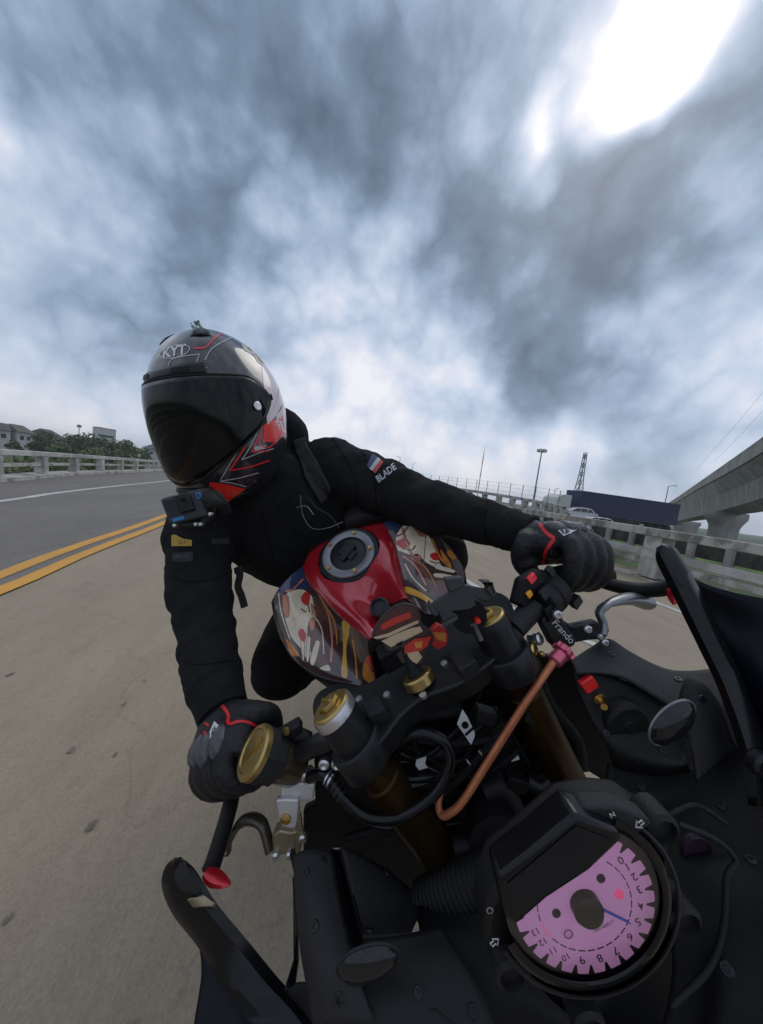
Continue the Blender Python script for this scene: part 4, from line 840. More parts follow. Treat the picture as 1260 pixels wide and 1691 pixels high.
# ---- gauge cluster, in its own flat plane
GD = .205
def gp(px, py, off=0): return bd(px, py, GD-off)
def gdisc(name, c, r, off, m, par, n=48, th=.001):
    mb = MB(); mb.prism([gp(c[0]+r*cos(2*pi*k/n), c[1]+r*sin(2*pi*k/n), off-th) for k in range(n)], -FWD*th); return bp_(mb, name, m, par)
GC = (964, 1490)
mat('dial_glow', (.52, .25, .48), .5, emit=.34, col2=(.44, .20, .41), vscale=18, rvar=.1); mat('dial_glow_red', (.85, .10, .25), .5, emit=.35)
mat('dial_dark', (.020, .006, .020), .5); mat('needle_blue', (.02, .05, .42), .35, emit=.12)
house = fl([(806, 1500), (826, 1456), (880, 1412), (952, 1350), (1010, 1340), (1060, 1345), (1095, 1368), (1108, 1400), (1100, 1440), (1128, 1500), (1135, 1530), (1118, 1560), (1060, 1630), (985, 1668), (965, 1680), (940, 1662), (890, 1620), (862, 1590), (815, 1580), (800, 1550)], GD+.006, .03, 'gauge_housing', 'black_plastic', None, .004)
house.name = 'gauge_cluster'
def ringmb(c, r0, r1, o0, o1, n=64, a0=0, a1=2*pi):
    mb = MB(); rows = []; N = n
    prof = ((r0, o0), (r0, o1), ((r0+r1)/2, o1+.001), (r1, o1), (r1, o0))
    for r, o in prof: rows.append([gp(c[0]+r*cos(a0+(a1-a0)*k/N), c[1]+r*sin(a0+(a1-a0)*k/N), o) for k in range(N+1)])
    mb.grid(rows); return mb
bp_(ringmb(GC, 131, 146, -.006, .012, 64, radians(-68), radians(150)), 'bezel', 'gloss_black', house, angle=50)
bp_(ringmb((968, 1494), 150, 158, -.008, .004, 64, radians(-60), radians(150)), 'rim', 'grey_plastic', house, angle=50)
gdisc('dial_backing', GC, 131, .0005, 'dial_dark', house)
# glowing dial face with notched edge
mb = MB(); n = 26*8; pts = []
for k in range(n):
    a = 2*pi*k/n; ph = (k % 8)/8
    r = 116 - (14 if ph < .13 else (7 if ph < .25 or ph > .88 else 0)); pts.append((GC[0]+r*cos(a), GC[1]+r*sin(a)))
o_ = MB(); cI = [gp(*GC, .002)]
o_.add([gp(x, y, .002) for x, y in pts]+cI, [(i, (i+1) % n, n) for i in range(n)]); dial = bp_(o_, 'dial', 'dial_glow', house, smooth=False)
for k in range(21):
    a = radians(-62+k*11.6); a2 = a+radians(8.6)
    if a > radians(178): break
    pp = [(GC[0]+r*cos(q), GC[1]+r*sin(q)) for r, q in ((77, a), (77, a2), (78.6, a2), (78.6, a))]
    mb = MB(); mb.prism([gp(x, y, .0021) for x, y in pp], -FWD*.0002); bp_(mb, 'arc_dash', 'dial_dark' if k not in (17, 18) else 'dial_glow_red', dial)
def gtext(body, px, py, size, ang, m, par, off):
    vs, fs = text2d(body, 1.0, 3, .012); mb = MB(); ca, sa_ = cos(ang), sin(ang)
    mb.add([gp(px+size*(x*ca+y*sa_), py+size*(x*sa_-y*ca), off) for x, y in vs], fs); return bp_(mb, 'lettering', m, par, smooth=False, fix=False)
mat('dial_ink', (.09, .02, .09), .6)
DIG = [('0', 740, 265), ('1', 760, 290), ('2', 790, 320), ('3', 803, 365), ('4', 815, 420), ('5', 800, 475), ('6', 770, 525), ('7', 725, 575), ('8', 670, 600), ('9', 608, 610), ('10', 550, 605), ('11', 508, 575), ('12', 468, 550), ('13', 445, 512)]
for t, x, y in DIG:
    x, y = 680+x/2.1724, 1300+y/2.1724; a = math.atan2(y-GC[1], x-GC[0]); x, y = GC[0]+93*cos(a), GC[1]+93*sin(a)
    gtext(t, x, y, 19 if len(t) == 1 else 15, radians(150), 'dial_ink', dial, .0023)
gtext('x1000r/min', 996, 1528, 8, radians(150), 'dial_ink', dial, .0023)
bp_(ringmb((938, 1541), 6, 8, .0021, .0024, 8), 'engine_icon', 'dial_ink', dial)
for x, y in ((990, 1447), (917, 1504)): gdisc('dial_hole', (x, y), 7, .0026, 'dial_dark', dial, 20)
gdisc('warning_lamp', (1020, 1473), 8, .0026, 'dial_glow_red', dial, 20)
mb = MB(); mb.lathe(gp(*GC, .002), -FWD, [(.0098, 0), (.0098, .005), (.008, .007), (.001, .007)], 32); hub = bp_(mb, 'needle_hub', 'gloss_black', dial)
mb = MB(); mb.prism([gp(x, y, .006) for x, y in ((975, 1487), (978, 1493), (1040, 1523), (1037, 1518))], -FWD*.0008); bp_(mb, 'needle', 'needle_blue', dial)
mat('lens_clear', (1, 1, 1), .03, trans=1, ior=1.38)
mb = MB(); mb.prism([gp(GC[0]+131*cos(2*pi*k/48), GC[1]+131*sin(2*pi*k/48), .0095) for k in range(48)], -FWD*.0012); bp_(mb, 'lens', 'lens_clear', house, smooth=False)
# lcd block with its thick frame
mb = MB(); mb.prism([gp(x, y, .018) for x, y in ((822, 1452), (870, 1415), (952, 1346), (1020, 1372), (1032, 1386), (975, 1440), (905, 1486), (852, 1532), (836, 1520))], FWD*.02); lcd = bp_(mb, 'display_block', 'gloss_black', house, bevel=.003, seg=3)
mb = MB(); mb.prism([gp(x, y, .0186) for x, y in ((838, 1460), (952, 1364), (1006, 1386), (966, 1428), (856, 1510))], FWD*.0008); bp_(mb, 'lcd_screen', 'navy_screen', lcd)
fl([(952, 1346), (968, 1332), (1020, 1332), (1072, 1352), (1078, 1362), (1050, 1382), (1020, 1374)], GD-.010, .012, 'indicator_panel', 'grey_plastic', house, .002)
gtext('N', 1011, 1345, 12, radians(150), 'tag_white', house, .0112)
def arrow(px, py, ang, off):
    mb = MB(); ca, sa_ = cos(ang), sin(ang); q = [(-8, 0), (0, -7), (0, -3), (7, -3), (7, 3), (0, 3), (0, 7)]
    P = [gp(px+x*ca-y*sa_, py+x*sa_+y*ca, off) for x, y in q]; mb.tube(P, .0004, 6, closed=True); bp_(mb, 'turn_icon', 'tag_white', house)
arrow(1056, 1361, radians(-40), .0112); arrow(817, 1556, radians(140), .0002)
bp_(ringmb((809, 1504), 4, 5.5, -.001, .0003, 20), 'beam_icon', 'tag_white', house); 
for c in ((1118, 1504), (964, 1672), (1082, 1356), (838, 1590)):
    mb = MB(); mb.lathe(gp(*c, -.004), -FWD, [(.011, -.01), (.011, .006), (.008, .008), (.0075, .004), (.004, .004)], 20); bp_(mb, 'mount_lug', 'black_plastic', house)
mb = MB(); mb.lathe(bd(1150, 1405, .258), -FWD, [(.012, 0), (.012, .0015), (.0115, .0015), (.011, -.004)], 28); bp_(mb, 'hole', 'dial_dark')
# cowl ribs round the gauge
for pth in ([(1120, 1360, .24), (1180, 1385, .235), (1215, 1420, .23), (1200, 1450, .228), (1195, 1530, .222), (1170, 1600, .218), (1110, 1660, .215)], [(1105, 1345, .262), (1150, 1330, .27), (1200, 1360, .262)]):
    mb = MB(); mb.tube(cr([bd(*p) for p in pth], 6), .0020, 10); bp_(mb, 'cowl_rib', 'black_plastic')
# ---- rest of the machine, below and behind
def wheel(c, r, w):
    mb = MB(); n = 48; rows = []
    for k in range(n+1):
        a = 2*pi*k/n; d = V(0, cos(a), sin(a)); rows.append([c+d*(r-.10)+BX*w*.55, c+d*(r-.06)+BX*w, c+d*(r-.02)+BX*w*.75, c+d*r, c+d*(r-.02)-BX*w*.75, c+d*(r-.06)-BX*w, c+d*(r-.10)-BX*w*.55])
    mb.grid(rows); o = bp_(mb, 'wheel', 'rubber')
    mb = MB(); mb.lathe(c-BX*w*.5, BX, [(r-.10, 0), (r-.11, w*.3), (r-.11, w*.7), (r-.10, w)], 40, caps=False); mb.lathe(c-BX*.05, BX, [(.035, 0), (.035, .1)], 20)
    for k in range(5):
        a = 2*pi*k/5; d = V(0, cos(a), sin(a)); mb.tube([c+d*.03, c+d*(r-.10)], .014, 8)
    bp_(mb, 'rim', 'black_metal', o)
WC = V(0.0, .30, -.60)
wheel(WC, .30, .055); wheel(V(0, -1.07, -.60), .31, .075)
mb = MB(); rows = []
for k in range(13):
    a = radians(20+k*10); d = V(0, cos(a), sin(a)); rows.append([WC+d*.30+BX*.075, WC+d*.335+BX*.06, WC+d*.345, WC+d*.335-BX*.06, WC+d*.30-BX*.075])
mb.grid(rows); bp_(mb, 'mudguard', 'gloss_black', solid=.003)
mb = MB(); mb.box((0, -.42, -.42), (.13, .25, .2)); bp_(mb, 'engine', 'worn_black', bevel=.03)
mb = MB(); rows = []
for y, w, z in ((-.42, .09, -.02), (-.55, .13, -.06), (-.72, .14, -.06), (-.85, .12, -.0), (-1.0, .10, .06), (-1.2, .05, .1)): rows.append([V(-w, y, z-.1), V(-w, y, z-.02), V(-w*.7, y, z), V(w*.7, y, z), V(w, y, z-.02), V(w, y, z-.1)])
mb.grid([cr(r, 3) for r in rows]); bp_(mb, 'seat', 'rubber', solid=.01)
mb = MB(); mb.box((0, -.85, -.55), (.04, .28, .03)); bp_(mb, 'swingarm', 'black_metal', bevel=.01)
# ---------------------------------------------------------------- the rider
from mathutils.bvhtree import BVHTree
import bmesh
PBASE = V(0, -.75, -.62)
rider = frame_empty('person', PBASE, 'rider in black hoodie, dark visored helmet and black gloves leaning off the motorcycle', 'person')
def pp_(mb, name, m, par=None, **k): return mb.build(name, m, par if par is not None else rider, base=PBASE, flip=True, **k)
mat('hoodie_fabric', (.0155, .0155, .0172), .9, bump=.5, bscale=420, spec=.16, var=.3, vscale=22)
mat('trouser_fabric', (.0085, .0065, .0072), .9, spec=.12, bump=.4, bscale=500)
mat('skin', (.42, .20, .125), .55, var=.15, vscale=30)
mat('glove_leather', (.0095, .0098, .0115), .5, spec=.35, bump=.35, bscale=260, rvar=.1, vscale=30)
mat('glove_red', (.62, .012, .018), .55); mat('logo_white', (.62, .62, .68), .5)
mat('knuckle_grey', (.060, .060, .066), .30, rvar=.1, vscale=60)
mat('helmet_shell', (.018, .018, .021), .2, coat=.8, rvar=.05, vscale=12)
mat('visor_black', (.0055, .005, .0055), .07, spec=.24, rvar=.03, vscale=7)
mat('visor_smoke', (.055, .055, .065), .12, coat=1)
mat('line_white', (.42, .42, .42), .35); mat('line_red', (.60, .02, .025), .35, coat=.6); mat('panel_red', (.72, .025, .015), .32, coat=.6); mat('panel_pink', (.66, .55, .56), .3, coat=.6)
mat('strap_web', (.022, .022, .024), .8, bump=.4, bscale=600)
mat('patch_yellow', (.42, .27, .045), .8); mat('patch_grey', (.09, .09, .095), .8); mat('patch_ink', (.16, .05, .02), .8); mat('patch_pale', (.34, .34, .35), .7)
mat('flag_blue', (.06, .065, .14), .8); mat('flag_white', (.40, .41, .43), .8); mat('flag_red', (.45, .06, .065), .8)
def remesh(o, vox, sm=4, it=.5):
    md = o.modifiers.new('remesh', 'REMESH'); md.mode = 'VOXEL'; md.voxel_size = vox; md.use_smooth_shade = True
    md = o.modifiers.new('smooth', 'SMOOTH'); md.factor = it; md.iterations = sm
def wrinkle(o, size, strength, name):
    t = bpy.data.textures.new(name, 'CLOUDS'); t.noise_scale = size; t.noise_depth = 2
    md = o.modifiers.new('wrinkle', 'DISPLACE'); md.texture = t; md.texture_coords = 'LOCAL'; md.strength = strength; md.mid_level = .5
def w2b(p): return RBT @ (M3.transposed() @ (p-CAM) - TB)
def bvh(objs):
    bpy.context.view_layer.update(); dg = bpy.context.evaluated_depsgraph_get(); vs = []; fs = []
    for o in objs:
        e = o.evaluated_get(dg); me = e.to_mesh(); off = len(vs); mw = e.matrix_world
        vs += [mw @ v.co for v in me.vertices]; fs += [tuple(i+off for i in p.vertices) for p in me.polygons]; e.to_mesh_clear()
    return BVHTree.FromPolygons(vs, fs)
def decal(tree, shape, m, name, par, off=.0007, cell=4, builder=None):
    """polygon or (verts, faces) of sightings, laid on the surface they fall on"""
    if isinstance(shape, tuple): vs, fs = shape
    else:
        bm = bmesh.new(); f = bm.faces.new([bm.verts.new((x, y, 0)) for x, y in shape]); bmesh.ops.triangulate(bm, faces=bm.faces[:])
        for _ in range(7):
            es = [e for e in bm.edges if e.calc_length() > cell]
            if not es: break
            bmesh.ops.subdivide_edges(bm, edges=es, cuts=1); bmesh.ops.triangulate(bm, faces=bm.faces[:])
        bm.verts.index_update(); vs = [(v.co.x, v.co.y) for v in bm.verts]; fs = [tuple(v.index for v in f.verts) for f in bm.faces]; bm.free()
    out = []; ok = []
    for x, y in vs:
        r = wray(x, y).normalized(); h = tree.ray_cast(CAM, r)
        if h[0] is None: out.append(V(0, 0, 0)); ok.append(False)
        else:
            n = h[1]; n = -n if n.dot(r) > 0 else n
            out.append(w2b(h[0]+n*off)); ok.append(True)
    mb = MB(); keep = [f for f in fs if all(ok[i] for i in f)]
    if not keep: return None
    used = sorted({i for f in keep for i in f}); ix = {i: k for k, i in enumerate(used)}
    mb.add([out[i] for i in used], [tuple(ix[i] for i in f) for f in keep])
    return (builder or pp_)(mb, name, m, par, fix=False, angle=80)
def smooth_line(pts, w, n=5): return linepoly([(p.x, p.y) for p in cr([V(x, y, 0) for x, y in pts], n)], w)
def pxtext(body, c, size, ang, sx=1.0, shear=0, bold=0.0):
    vs, fs = text2d(body, 1.0, 3, bold); ca, sa_ = cos(ang), sin(ang)
    return ([(c[0]+size*((x*sx+shear*y)*ca+y*sa_), c[1]+size*((x*sx+shear*y)*sa_-y*ca)) for x, y in vs], fs)
def sleeve(mb, path, n=10, seed=0, amp=.004, bunch=None):
    P = cr([bd(x, y, d) for x, y, d, r in path], n); R = cr([V(r, 0, 0) for *_, r in path], n); R = [v.x for v in R]; N = len(P); rows = []; up = None
    for i in range(N):
        t = (P[min(i+1, N-1)]-P[max(i-1, 0)]).normalized(); u = t.orthogonal() if up is None else up-t*t.dot(up); u.normalize(); up = u; w = t.cross(u); ring = []
        for k in range(40):
            q = 2*pi*k/40; s = i/(N-1)
            b = bunch(s) if bunch else 1
            wr = amp*b*(sin(i*1.15+2.0*sin(q+seed)+seed)+.6*sin(i*.63+1.5*cos(2*q+seed)))
            ring.append(P[i]+(u*cos(q)+w*sin(q))*(R[i]+wr))
        rows.append(ring)
    mb.grid(rows, close=True); o = len(mb.v)-N*40
    mb.f.append([o+k for k in range(40)][::-1]); mb.m.append(0); mb.f.append([o+(N-1)*40+k for k in range(40)]); mb.m.append(0)
SHL, SHR = bd(338, 845, .70), bd(560, 778, .82)
sx_ = (SHR-SHL).normalized()
jk = MB(); ST = [(600, 888, 1.04, .17, .13), (560, 885, .95, .185, .14), (500, 862, .855, .195, .135), (460, 828, .79, .175, .115), (440, 790, .755, .105, .09), (428, 765, .74, .075, .075)]
C_ = cr([bd(x, y, d) for x, y, d, *_ in ST], 8); R_ = cr([V(a, b, 0) for *_, a, b in ST], 8); rows = []
for i in range(len(C_)):
    t = (C_[min(i+1, len(C_)-1)]-C_[max(i-1, 0)]).normalized(); u = (sx_-t*t.dot(sx_)).normalized(); w = t.cross(u)
    rows.append([C_[i]+u*(R_[i].x*math.copysign(abs(cos(q))**.85, cos(q)))+w*(R_[i].y*math.copysign(abs(sin(q))**.85, sin(q))) for q in [2*pi*k/40 for k in range(40)]])
jk.grid(rows, close=True); N0 = len(jk.v)
jk.f.append(list(range(40))[::-1]); jk.m.append(0); jk.f.append(list(range(N0-40, N0))); jk.m.append(0)
SLV_L = [(370, 820, .745, .080), (340, 862, .695, .075), (330, 930, .64, .062), (335, 1000, .592, .054), (345, 1075, .535, .0455), (352, 1112, .508, .043), (360, 1145, .482, .0385), (366, 1166, .468, .0360)]
SLV_R = [(490, 790, .85, .090), (550, 785, .81, .088), (612, 800, .748, .075), (680, 826, .675, .0615), (745, 845, .613, .051), (810, 866, .560, .0415), (845, 876, .530, .0365), (866, 882, .512, .0335)]
sleeve(jk, SLV_L, 9, .4, .0022, lambda s: .3+.9*exp(-((s-.5)/.13)**2)+1.0*exp(-((s-.82)/.05)**2))
sleeve(jk, SLV_R, 9, 1.7, .0026, lambda s: .3+1.0*exp(-((s-.42)/.12)**2)+.8*exp(-((s-.85)/.06)**2))
jk.ell(bd(478, 712, .80), (.045, .055, .062)); jk.ell(bd(462, 742, .80), (.075, .06, .05)); jk.ell(bd(420, 780, .80), (.09, .07, .05))
for c, r in ((bd(548, 775, .815), .088), (bd(350, 845, .70), .078)): jk.ell(c, (r, r, r))
jacket = pp_(jk, 'hoodie', 'hoodie_fabric'); remesh(jacket, .0055, 3); wrinkle(jacket, .060, .012, 'cloth_fold'); wrinkle(jacket, .022, .0045, 'cloth_crease'); wrinkle(jacket, .008, .0010, 'cloth_grain')
# rib cuffs
for path in (SLV_L, SLV_R):
    a, b = bd(*path[-2][:3]), bd(*path[-1][:3]); t = (b-a).normalized(); r = path[-1][3]; mb = MB()
    mb.lathe(b-t*.030, t, [(r*1.10, 0), (r*1.13, .002), (r*1.03, .022), (r*.98, .042), (r*.92, .043), (r*.90, .02)], 48, caps=False); pp_(mb, 'cuff', 'hoodie_fabric')
# legs
LEGS = [[(545, 940, 1.03, .10), (505, 1020, .90, .092), (472, 1085, .76, .078), (466, 1100, .735, .073), (480, 1100, .80, .066), (520, 1085, .98, .058), (550, 1080, 1.12, .05)],
        [(630, 900, 1.02, .10), (685, 905, .88, .085), (722, 912, .775, .070), (728, 916, .76, .066), (725, 925, .82, .062), (700, 930, .98, .055), (690, 940, 1.1, .05)]]
tr = MB(); tr.ell(bd(590, 885, 1.05), (.19, .16, .14))
for L in LEGS: sleeve(tr, L, 8, .9, .0012)
trousers = pp_(tr, 'trousers', 'trouser_fabric'); remesh(trousers, .008, 4); wrinkle(trousers, .05, .006, 'trouser_fold')
for L in LEGS:
    p = bd(*L[-1][:3]); mb = MB(); mb.ell(p+BY*.04-BZ*.05, (.045, .13, .05)); mb.ell(p-BZ*.01, (.05, .055, .08)); o = pp_(mb, 'boot', 'rubber'); remesh(o, .008, 3)
# hands
def hand(gc, g, wrist, s, mbs):
    """finger chains closing on the grip; g points to the bar end"""
    w = (wrist-gc); w = (w-g*w.dot(g)).normalized(); f = g.cross(w)
    if f.dot(FWD) > 0: f = -f
    P = lambda a, th, r: gc+g*a+(w*cos(radians(th))+f*sin(radians(th)))*r
    kn = []
    fing = ((-.032, .046, .98, 0), (-.011, .048, 1.0, 4), (.0105, .046, .98, 0), (.030, .041, .90, -6))
    wr = wrist
    for mb, k, skin in mbs:
        for a, r, L, dth in fing:
            kp = P(a, 66+dth, r); st = wr+g*a*.45+(w*.0)
            mid = st.lerp(kp, .55)+(w*cos(radians(60))+f*sin(radians(60)))*.004
            mb.tube(cr([st, mid, kp], 4), [.0195*k]*4+[.0165*k]*5, 12)
            ch = [kp, P(a*1.02, 100, .047*L), P(a*1.03, 132, .041*L), P(a*1.03, 172, .0345), P(a*1.0, 212, .0315), P(a*.98, 246, .0300)]
            rr = [.0132, .0125, .0128, .0112, .0112, .0092]
            if a > .03: rr = [x*.9 for x in rr]
            c2 = cr(ch, 4); r2 = [v.x for v in cr([V(x*k, 0, 0) for x in rr], 4)]
            mb.tube(c2, r2, 12); mb.ell(c2[-1], (r2[-1],)*3, nu=10, nv=8); mb.ell(kp, (.0142*k,)*3, nu=10, nv=8)
            if mb is mbs[0][0]: kn.append((kp, a))
        th = [wr-g*.012, P(-.048, 18, .040), P(-.050, -30, .033), P(-.034, -78, .029), P(-.012, -112, .0275)]
        c2 = cr(th, 4); r2 = [v.x for v in cr([V(x*k, 0, 0) for x in (.018, .0165, .0145, .013, .0105)], 4)]
        mb.tube(c2, r2, 12); mb.ell(c2[-1], (r2[-1],)*3, nu=10, nv=8)
        mb.tube([wr, P(0, 20, .030), P(0, 5, .018)], [.027*k, .026*k, .020*k], 14); mb.tube([P(-.03, 10, .026), P(.03, 10, .026)], .021*k, 14)
        mb.tube([wr-g*.008, P(-.040, 45, .030), P(-.036, 90, .034)], .0195*k, 12); mb.tube([wr-g*.012, P(-.046, 0, .032), P(-.040, -40, .026)], .020*k, 12); mb.tube([P(-.04, 60, .026), P(.03, 60, .026)], .018*k, 12)
        # palm body
        mb.ell(wr.lerp(P(0, 50, .040), .62), (.040*k, .022*k, .034*k), (g, (w*.6+f).normalized().cross(g).cross(g).normalized(), (wr-P(0, 50, .04)).normalized()))
    return P, kn, w, f
bodymb = MB()
GL = dict()
for nm, gc, g, wr in (('L', bd(399, 1243, .420), (HR[4]-HR[2]).normalized(), bd(370, 1182, .458)), ('R', bd(932, 932, .445), (HL[4]-HL[3]).normalized(), bd(886, 888, .498))):
    mb = MB(); P, kn, w, f = hand(gc, g, wr, 1, [(mb, 1.0, 0), (bodymb, .72, 1)])
    cd = (bd(*(SLV_L if nm == 'L' else SLV_R)[-1][:3])-wr).normalized()
    mb.tube([wr-cd*.01, wr+cd*.012, wr+cd*.022], [.026, .030, .0315], 20)
    glv = pp_(mb, 'glove', 'glove_leather'); remesh(glv, .0028, 8); wrinkle(glv, .02, .0028, 'glove_crease')
    # cuff rim
    mb = MB(); mb.lathe(wr+cd*.020, cd, [(.030, -.004), (.0325, -.002), (.0325, .004), (.030, .006), (.028, .003)], 36); pp_(mb, 'cuff_rim', 'glove_leather', glv)
    # knuckle shield
    mb = MB()
    for kp, a in kn:
        n_ = (kp-gc-g*a).normalized(); tn = g.cross(n_); mb.ell(kp+n_*.0085, (.0120, .0200, .0090), (g, tn, n_), nu=8, nv=6)
    kc = sum((k[0] for k in kn), V(0, 0, 0))/4; n_ = (kc-gc).normalized(); tn = g.cross(n_)
    mb.box(kc+n_*.006, (.040, .013, .0055), (g, tn, n_), taper=.8)
    pp_(mb, 'knuckle_shield', 'knuckle_grey', glv, smooth=False, bevel=.002)
    GL[nm] = (glv, wr)
    bodymb.tube([wr, wr+cd*.02, wr+cd*.06], [.022, .025, .028], 16)
for L in (SLV_L, SLV_R): bodymb.tube(cr([bd(x, y, d) for x, y, d, r in L], 5), [v.x*.62 for v in cr([V(r, 0, 0) for *_, r in L], 5)], 16)
for L in LEGS: bodymb.tube(cr([bd(x, y, d) for x, y, d, r in L], 5), [v.x*.75 for v in cr([V(r, 0, 0) for *_, r in L], 5)], 16)
bodymb.tube(C_, [min(v.x, v.y)*.8 for v in R_], 20)
# wrist skin must show between cuff and sleeve
for nm, L in (('L', SLV_L), ('R', SLV_R)):
    e = bd(*L[-1][:3]); bodymb.tube([GL[nm][1], GL[nm][1].lerp(e, .6), e], [.024, .0275, .028], 20)
# ---- helmet
HC = bd(365, 688, .64)
_v = (CB-HC).normalized(); _e1 = (RGT-_v*_v.dot(RGT)).normalized(); _u0 = _v.cross(_e1)
if _u0.dot(DWN) > 0: _u0 = -_u0
YAW, PIT, ROLL = radians(45), radians(-3), radians(6)
hf = (_v*cos(YAW)-_e1*sin(YAW)); hr = (_e1*cos(YAW)+_v*sin(YAW)); hu = _u0
hf, hu = (hf*cos(PIT)+hu*sin(PIT)), (hu*cos(PIT)-hf*sin(PIT))
hu, hr = (hu*cos(ROLL)-hr*sin(ROLL)), (hr*cos(ROLL)+hu*sin(ROLL))
HS = 1.05
HP = [(-.150, .088, .050, .066), (-.142, .105, .070, .082), (-.125, .117, .094, .095), (-.100, .124, .116, .105), (-.070, .127, .134, .1115), (-.035, .127, .147, .1150), (0, .125, .152, .1165), (.037, .119, .149, .1135), (.075, .106, .137, .104), (.108, .086, .113, .088), (.132, .061, .086, .066), (.147, .035, .052, .040), (.153, .004, .010, .005)]
HPs = cr([V(a, b, c) for a, b, c, d in HP], 6); HPw = cr([V(d, 0, 0) for *_, d in HP], 6)
def hsurf(phi, s, off=0):
    """phi 0 = face, +90 = image right side; s index along the height profile"""
    s = max(0, min(len(HPs)-1.001, s)); i = int(s); t = s-i; A = HPs[i].lerp(HPs[i+1], t); W_ = HPw[i].x*(1-t)+HPw[i+1].x*t
    c, d = cos(phi), sin(phi); e = .88
    c2 = math.copysign(abs(c)**e, c); d2 = math.copysign(abs(d)**e, d)
    L = A.y if c > 0 else A.z; z = A.x
    low = max(0, min(1, (-z-.07)/.08)); z += -.012*low*max(0, c)+.045*low*max(0, -c)
    return HC+hf*(c2*(L+off)*.985)+hr*(d2*(W_+off)*.985)+hu*((z+off*.3)*HS)
NS = len(HPs)
hm = MB(); hm.grid([[hsurf(2*pi*k/96, s) for k in range(96)] for s in range(NS)], close=True); hm.f.append([(NS-1)*96+k for k in range(96)]); hm.m.append(0)
helmet = pp_(hm, 'helmet', 'helmet_shell', angle=75)
def sidx(z):
    for i in range(NS-1):
        if HPs[i].x <= z <= HPs[i+1].x: return i+(z-HPs[i].x)/(HPs[i+1].x-HPs[i].x)
    return 0
def vis(a0, a1, zt, zb, off, nu=48, nv=20):
    mb = MB(); rows = []
    for j in range(nv+1):
        row = []
        for i in range(nu+1):
            a = a0+(a1-a0)*i/nu; t = zt(a); b = zb(a); z = b+(t-b)*j/nv; row.append(hsurf(radians(a), sidx(z), off))
        rows.append(row)
    mb.grid(rows); return mb
zt = lambda a: .056+.004*cos(radians(a*1.2))-(max(0, abs(a)-78)/22)**2*.045
zb = lambda a: -.104+.085*(abs(a)/85)**1.6+(max(0, abs(a)-78)/22)**2*.03
visor = pp_(vis(-98, 98, zt, zb, .0055), 'visor', 'visor_black', helmet, solid=.004, soff=-1, angle=70)
visor_ = visor
pp_(vis(44, 70, lambda a: zt(a)-.012, lambda a: max(zb(a)+.01, .04-.0042*(74-a)), .0050, 14, 12), 'visor_side', 'visor_smoke', visor, angle=70) if False else None
# gasket line round the eyeport
mb = MB(); mb.tube([hsurf(radians(a), sidx(zt(a)+.003), .003) for a in range(-98, 99, 4)], .0022, 8); mb.tube([hsurf(radians(a), sidx(zb(a)-.003), .003) for a in range(-98, 99, 4)], .0022, 8); pp_(mb, 'visor_seal', 'rubber', helmet)
pv = hsurf(radians(80), sidx(.005), .008); mb = MB(); pn = (hr*.95+hf*.15).normalized(); mb.lathe(pv, pn, [(.0085, -.002), (.0085, .0015), (.007, .0025), (.003, .002)], 24); pp_(mb, 'visor_pivot', 'silver', visor)
# brow intake, top vents, chin vent
mb = MB(); rows = []
for z, o in ((.064, .0008), (.067, .0030), (.078, .0030), (.082, .0008)): rows.append([hsurf(radians(a), sidx(z), o*(1-(abs(a)/46)**4*.7)) for a in range(-44, 45, 4)])
mb.grid(rows); bv = pp_(mb, 'brow_vent', 'gloss_black', helmet, solid=.002)
for a0, a1 in ((-30, -14), (12, 28)):
    mb = MB(); rows = [[hsurf(radians(a), sidx(z), .0040) for a in range(a0, a1+1, 4)] for z in (.069, .073, .077)]; mb.grid(rows); pp_(mb, 'slot', 'dark_plastic', bv)
for a0, a1 in ((30, 62), (-62, -30)):
    mb = MB(); rows = []
    for z, o in ((.128, .0005), (.131, .004), (.140, .006), (.146, .004), (.149, .0005)): rows.append([hsurf(radians(a0+(a1-a0)*i/8), sidx(z), o*(.4+.6*sin(pi*i/8))) for i in range(9)])
    mb.grid(rows); pp_(mb, 'top_vent', 'gloss_black', helmet, solid=.002)
mb = MB(); rows = []
for z, o in ((-.112, .001), (-.117, .006), (-.128, .006), (-.134, .001)): rows.append([hsurf(radians(a), sidx(z), o) for a in range(-24, 25, 6)])
mb.grid(rows); pp_(mb, 'chin_vent', 'black_plastic', helmet, solid=.002)
def zh(L): return zz(L, 200, 500, 3.9375)
T = bvh([helmet])
